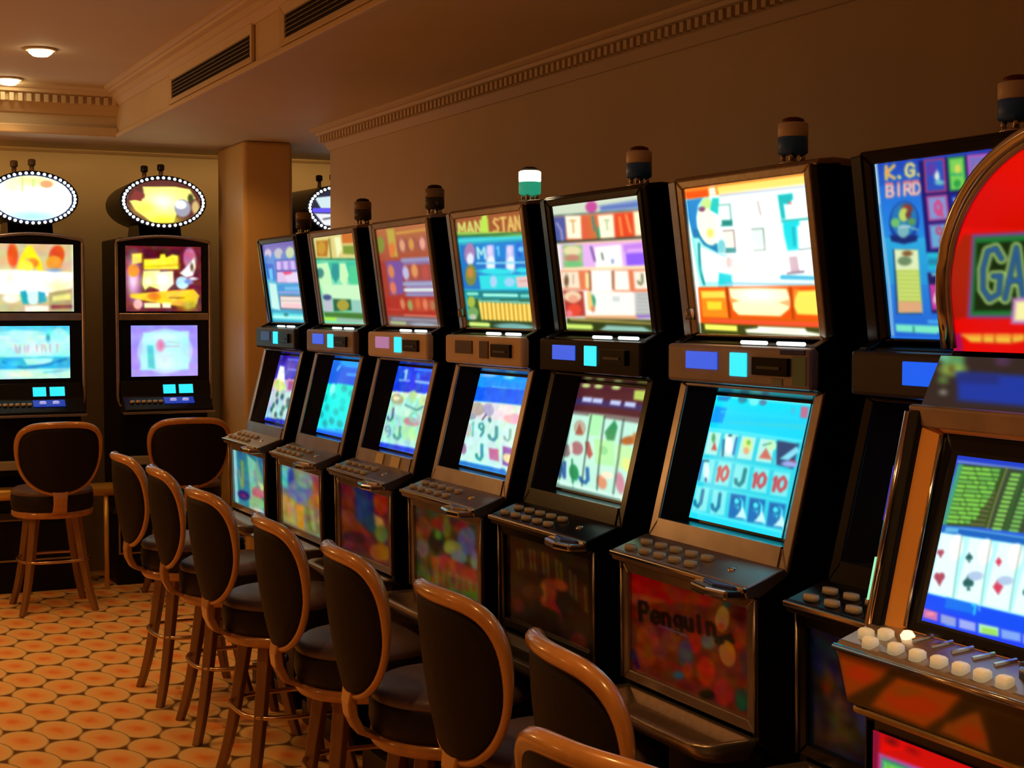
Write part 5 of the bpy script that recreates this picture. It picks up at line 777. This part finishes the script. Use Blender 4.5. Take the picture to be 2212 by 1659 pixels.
# ---------------------------------------------------------------- stools
def bezier_outline(n=64):
    # shield-shaped back: flat crowned top, rounded shoulders, narrow rounded foot; (y, z)
    key = [(0, 1.000), (.085, .998), (.145, .988), (.185, .963), (.206, .922), (.211, .868), (.205, .810), (.187, .752), (.153, .700), (.104, .662), (.048, .643), (0, .640)]
    full = key + [(-y, z) for y, z in key[-2:0:-1]]
    m = len(full); out = []
    for i in range(n):
        t = i * m / n; k = int(t); f = t - k; p = [full[(k + d) % m] for d in (-1, 0, 1, 2)]
        out.append(tuple(0.5 * ((2 * p[1][c]) + (-p[0][c] + p[2][c]) * f + (2 * p[0][c] - 5 * p[1][c] + 4 * p[2][c] - p[3][c]) * f * f + (-p[0][c] + 3 * p[1][c] - 3 * p[2][c] + p[3][c]) * f ** 3) for c in (0, 1)))
    return out
BO = bezier_outline()
def bx_(y, z): return -.262 - (z - .6) * .13 + 1.35 * y * y
def make_stool():
    T = bpy.data.objects.new('bar_stool', None); COL.objects.link(T); T.empty_display_size = .1
    # back frame
    mb = MB(); rs = []; pts = []
    for y, z in BO: pts.append((bx_(y, z), y, z)); rs.append(.0100 + .0085 * max(0, min(1, (z - .80) / .16)))
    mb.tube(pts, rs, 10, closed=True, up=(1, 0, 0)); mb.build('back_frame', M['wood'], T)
    # upholstered pad, domed both sides
    vs = []; fs = []; n = len(BO); cz = .825; R_ = 7
    for side in (-1, 1):
        for r in range(R_):
            k = (1 - r / (R_ - 1)) * .955 + .0
            for y, z in BO:
                yy = y * k; zz = cz + (z - cz) * k; d = side * (.010 + .014 * (1 - k * k))
                vs.append((bx_(yy, zz) + d, yy, zz))
    for s_ in range(2):
        o = s_ * R_ * n
        for r in range(R_ - 1):
            for k in range(n): fs.append((o + r * n + k, o + r * n + (k + 1) % n, o + (r + 1) * n + (k + 1) % n, o + (r + 1) * n + k))
    for k in range(n): fs.append((k, (k + 1) % n, R_ * n + (k + 1) % n, R_ * n + k))
    MB().add(vs, fs, True).build('back_pad', M['leather'], T)
    # splat joining back and seat
    mb = MB(); P_ = [(-.266, .655, .042), (-.272, .620, .036), (-.268, .585, .034), (-.248, .545, .036), (-.195, .522, .040)]
    vs = []; 
    for x, z, w2 in P_: vs += [(x - .012, -w2, z), (x - .012, w2, z), (x + .012, w2, z + .004), (x + .012, -w2, z + .004)]
    fs = [(0, 1, 2, 3), (19, 18, 17, 16)] + [(4 * k + a, 4 * k + (a + 1) % 4, 4 * k + 4 + (a + 1) % 4, 4 * k + 4 + a) for k in range(4) for a in range(4)]
    mb.add(vs, fs).build('back_splat', M['wood'], T, bevel=.005)
    # seat: wooden ring, upholstered drum, top cushion
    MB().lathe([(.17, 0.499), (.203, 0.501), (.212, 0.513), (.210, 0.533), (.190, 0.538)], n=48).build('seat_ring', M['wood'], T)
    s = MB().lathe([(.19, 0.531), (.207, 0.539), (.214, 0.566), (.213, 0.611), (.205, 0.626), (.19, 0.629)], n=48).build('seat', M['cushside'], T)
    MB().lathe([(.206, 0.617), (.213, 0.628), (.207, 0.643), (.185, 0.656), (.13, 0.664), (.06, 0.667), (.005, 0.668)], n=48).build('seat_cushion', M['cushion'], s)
    # four splayed legs with a slight outward sweep
    for a in (45, 135, 225, 315):
        c, sn = math.cos(math.radians(a)), math.sin(math.radians(a)); mb = MB(); vs = []; K_ = 9
        for k in range(K_ + 1):
            t = k / K_; z = .505 * (1 - t); r = .150 + .085 * t + .030 * t ** 4; w2 = .021 - .006 * t
            for dx, dy in ((-1, -1), (1, -1), (1, 1), (-1, 1)): vs.append((c * (r + dx * w2) - sn * dy * w2, sn * (r + dx * w2) + c * dy * w2, z))
        fs = [(0, 1, 2, 3), tuple(4 * K_ + q for q in (3, 2, 1, 0))] + [(4 * k + q, 4 * k + (q + 1) % 4, 4 * k + 4 + (q + 1) % 4, 4 * k + 4 + q) for k in range(K_) for q in range(4)]
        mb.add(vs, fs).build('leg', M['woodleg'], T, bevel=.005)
    # metal foot ring
    mb = MB(); pts = []
    for k in range(40):
        an = 2 * PI * k / 40; sq = (abs(math.cos(an)) ** 3.2 + abs(math.sin(an)) ** 3.2) ** (-1 / 3.2); pts.append((.178 * sq * math.cos(an), .178 * sq * math.sin(an), .270))
    mb.tube(pts, .0085, 10, closed=True, up=(0, 0, 1)); mb.build('foot_ring', M['brassdull'], T)
    return T
M['brassdull'] = mat('aged_brass', (0.62, 0.44, 0.26), 0.25, 1.0)
def copy_tree(o, parent=None):
    c = o.copy(); COL.objects.link(c)
    if parent: c.parent = parent
    for ch in list(o.children): copy_tree(ch, c)
    return c
def stool_from_back(X, Y, deg):    # place by the position of the back
    a = math.radians(deg); return (X + .287 * math.cos(a), Y + .287 * math.sin(a), 0), a
proto = make_stool(); used = False
ST = [  # back position, heading of the sitter, label
    (1.250, 6.27, 0, 'bar stool farthest along the aisle row, partly hidden by the next one'),
    (1.265, 5.68, -4, 'second farthest bar stool of the aisle row, a gold glint on its rim'),
    (1.235, 4.92, 1, 'bar stool of the aisle row just before the one with the gold glint'),
    (1.240, 4.17, -4, 'bar stool in front of the machine with the pale tan header strip'),
    (1.250, 3.58, -5, 'bar stool with golden highlight on its shoulder, middle of the aisle row'),
    (1.262, 2.96, -1, 'bar stool in front of the black machine with card pictures on top'),
    (1.235, 2.383, -9, 'bar stool in front of the Penguin machine, second nearest'),
    (.983, 1.782, 12, 'nearest bar stool, only its orange wooden rim inside the bottom edge'),
    (1.300, 8.11, 90, 'bar stool at the left on open carpet, facing the turquoise-screened upright machine'),
    (1.985, 8.13, 86, 'bar stool facing the upright machine with the lilac screen'),
]
for k, (x, y, d, lab) in enumerate(ST):
    o = proto if k == 0 else copy_tree(proto)
    loc, a = stool_from_back(x, y, d); o.location = loc; o.rotation_euler = (0, 0, a)
    tag(o, lab, 'bar stool', 'wooden bar stools at the machines')

# ---------------------------------------------------------------- the room
XW, ZS, XB, ZC, YB = 2.62, 2.53, 1.677, 2.78, 8.45
def sbox(name, a, b, m): return struct(MB().box(a, b).build(name, m))
# carpet: overlapping ovals in a skewed lattice
fm_ = bpy.data.materials.new('oval_pattern_carpet'); fm_.use_nodes = True; nt = fm_.node_tree; bs = nt.nodes['Principled BSDF']; bs.inputs['Roughness'].default_value = .95; bs.inputs['Specular IOR Level'].default_value = .1
def nm(op, a=None, b=None, c=None):
    n = nt.nodes.new('ShaderNodeMath'); n.operation = op
    for i, v in enumerate((a, b, c)):
        if v is None: continue
        if isinstance(v, (int, float)): n.inputs[i].default_value = v
        else: nt.links.new(v, n.inputs[i])
    return n.outputs[0]
geo = nt.nodes.new('ShaderNodeNewGeometry'); sp = nt.nodes.new('ShaderNodeSeparateXYZ'); nt.links.new(geo.outputs['Position'], sp.inputs[0])
x0, y0 = nm('SUBTRACT', sp.outputs[0], 1.062), nm('SUBTRACT', sp.outputs[1], 6.011)
A_, B_, SK = .1385, .290, .093
d1 = (.085, -.060); d2 = (.028, .132); det = d1[0] * d2[1] - d1[1] * d2[0]
j0 = nm('FLOOR', nm('DIVIDE', x0, A_)); best = None
for dj in (2, 1, 0, -1):     # ovals lie over one another like scales: the lower column wins
    j = nm('ADD', j0, dj); dx = nm('SUBTRACT', x0, nm('MULTIPLY', j, A_)); yy = nm('SUBTRACT', y0, nm('MULTIPLY', j, SK))
    q = nm('DIVIDE', yy, B_); dy = nm('MULTIPLY', nm('SUBTRACT', q, nm('ROUND', q)), B_)
    u = nm('DIVIDE', nm('SUBTRACT', nm('MULTIPLY', dx, d2[1]), nm('MULTIPLY', dy, d2[0])), det); v = nm('DIVIDE', nm('SUBTRACT', nm('MULTIPLY', dy, d1[0]), nm('MULTIPLY', dx, d1[1])), det)
    r = nm('SQRT', nm('ADD', nm('MULTIPLY', u, u), nm('MULTIPLY', v, v)))
    if best is None: best = r
    else:
        k_ = nm('LESS_THAN', r, 1.0); best = nm('ADD', nm('MULTIPLY', k_, r), nm('MULTIPLY', nm('SUBTRACT', 1.0, k_), best))
nz = nt.nodes.new('ShaderNodeTexNoise'); nz.inputs['Scale'].default_value = 26; nz.inputs['Detail'].default_value = 3; nt.links.new(geo.outputs['Position'], nz.inputs['Vector'])
rr2 = nm('ADD', best, nm('MULTIPLY', nm('MULTIPLY', nm('SUBTRACT', nz.outputs['Fac'], .5), .6), nm('SUBTRACT', 1.0, nm('MINIMUM', best, 1.0))))
cr = nt.nodes.new('ShaderNodeValToRGB'); nt.links.new(rr2, cr.inputs[0]); e = cr.color_ramp.elements
e[0].position = .10; e[0].color = (.80, .26, .06, 1); e[1].position = .42; e[1].color = (.82, .42, .15, 1)
for p, c in ((.72, (.80, .50, .20, 1)), (.90, (.74, .54, .26, 1)), (.97, (.40, .26, .10, 1)), (1.0, (.15, .075, .025, 1))):
    k = e.new(p); k.color = c
nt.links.new(cr.outputs[0], bs.inputs['Base Color'])
n2 = nt.nodes.new('ShaderNodeTexNoise'); n2.inputs['Scale'].default_value = 400; bp = nt.nodes.new('ShaderNodeBump'); bp.inputs['Strength'].default_value = .3; bp.inputs['Distance'].default_value = .004
nt.links.new(geo.outputs['Position'], n2.inputs['Vector']); nt.links.new(n2.outputs['Fac'], bp.inputs['Height']); nt.links.new(bp.outputs[0], bs.inputs['Normal'])
sbox('floor', (-3.5, -2.5, -.1), (5.0, 9.6, 0), fm_)
sbox('wall_right', (XW, -2.5, 0), (XW + .2, 7.66, ZS), M['wall'])
sbox('wall_left', (-3.7, -2.5, 0), (-3.5, 9.6, 3.0), M['wall'])
sbox('wall_rear', (-3.7, -2.7, 0), (5.0, -2.5, 3.0), M['wall'])
sbox('wall_back', (-3.7, 9.45, 0), (5.2, 9.65, 3.0), M['olive'])
sbox('wall_alcove', (5.0, 7.46, 0), (5.2, 9.65, 3.0), M['olive'])
sbox('wall_alcove', (XW + .2, 7.46, 0), (5.0, 7.66, ZS), M['wall'])
sbox('ceiling', (-3.5, -2.5, ZC), (XB, YB, ZC + .15), M['ceil'])
sbox('ceiling', (XB, -2.5, ZS), (XW + .2, 7.66, ZC + .15), M['beam'])      # soffit over the row, its left face carries the vents
sbox('ceiling', (XB, 7.66, ZS), (5.2, 9.45, ZC + .15), M['beam'])
sbox('ceiling', (-3.5, YB, ZS), (XB, 9.45, ZC + .15), M['beam'])
# square pillar with rounded edges
struct(MB().box((2.335, 8.3, 0), (2.62, 8.86, ZS)).build('trim_pillar', M['pillar'], bevel=.025, seg=4))
# cornices
def cornice(name, path_a, path_b, inward, z, dentil=True, sz=1.0):
    a, b = Vector((*path_a, 0)), Vector((*path_b, 0)); d = (b - a).normalized(); n = Vector((*inward, 0)); Lg = (b - a).length
    prof = [(0, 0), (.112, 0), (.112, -.012), (.098, -.020), (.085, -.022), (.080, -.034), (.050, -.040), (.046, -.066), (.034, -.072), (.020, -.090), (.010, -.104), (0, -.106)]
    mb = MB(); vs = [tuple(p + n * (u * sz) + Vector((0, 0, z + v * sz))) for p in (a, b) for u, v in prof]; m = len(prof)
    mb.add(vs, [tuple(range(m)), tuple(range(2 * m - 1, m - 1, -1))] + [(k, k + m, (k + 1) % m + m, (k + 1) % m) for k in range(m)])
    o = struct(mb.build(name, M['mould']))
    if dentil:
        mb = MB(); s = 0.02
        while s < Lg - .03:
            p = a + d * s; q0 = p + n * (.045 * sz); q1 = p + d * .022 + n * (.070 * sz)
            mb.box((min(q0.x, q1.x), min(q0.y, q1.y), z - .070 * sz), (max(q0.x, q1.x), max(q0.y, q1.y), z - .040 * sz)); s += .044
        mb.build('dentils', M['mould'], o)
    return o
cornice('trim_1', (XW, -2.4), (XW, 7.66), (-1, 0), ZS)
cornice('trim_2', (-3.4, YB), (XB, YB), (0, -1), ZC, True, 1.35)
cornice('trim_3', (XB, -2.4), (XB, YB), (-1, 0), ZC, False, .85)
struct(MB().box((-3.5, YB - .035, ZS - .005), (XB, YB, ZS + .045)).build('trim_4', M['mould'], bevel=.008))
struct(MB().box((XB - .012, -2.4, ZS - .004), (XB + .02, YB, ZS + .018)).build('trim_5', M['mould'], bevel=.005))
# vents in the beam face
def vent(y0, y1, label):
    T = thing('air_vent', label, 'vent', (XB, (y0 + y1) / 2, 2.62), group='air vents in the beam')
    h = (y1 - y0) / 2; mb = MB(); ring(mb, [(-.016, h, .078), (-.016, -h, .078), (-.016, -h, -.070), (-.016, h, -.070)], [(-.010, h - .045, .040), (-.010, -h + .045, .040), (-.010, -h + .045, -.044), (-.010, h - .045, -.044)], (.014, 0, 0)); mb.build('vent_frame', M['beam'], T, bevel=.003)
    MB().box((-.003, -h + .045, -.044), (-.0005, h - .045, .040)).build('vent_back', M['dark'], T)
    for k in range(5):
        z = -.034 + k * .0165; MB().slab([(-.014, h - .05, z), (-.014, -h + .05, z), (-.003, -h + .05, z + .009), (-.003, h - .05, z + .009)], (0, 0, .002)).build('slat', M['grille'], T)
vent(5.78, 7.18, 'louvred air vent in the beam, the smaller-looking one farther back')
vent(4.00, 5.42, 'louvred air vent in the beam, nearer one cut by the top of the frame')
# recessed downlights
for x, y, lab in ((1.10, 7.25, 'bright round recessed downlight in the ceiling'), (1.09, 8.24, 'recessed downlight near the back cornice, seen as a thin bright strip')):
    T = thing('downlight', lab, 'ceiling light', (x, y, ZC), group='recessed downlights')
    MB().lathe([(.074, -.001), (.074, -.006), (.060, -.010), (.055, -.002)], n=32).build('downlight_rim', M['mould'], T)
    MB().lathe([(.054, -.002), (.052, -.018), (.034, -.032), (.002, -.037)], n=24).build('bulb', M['bulb'], T)
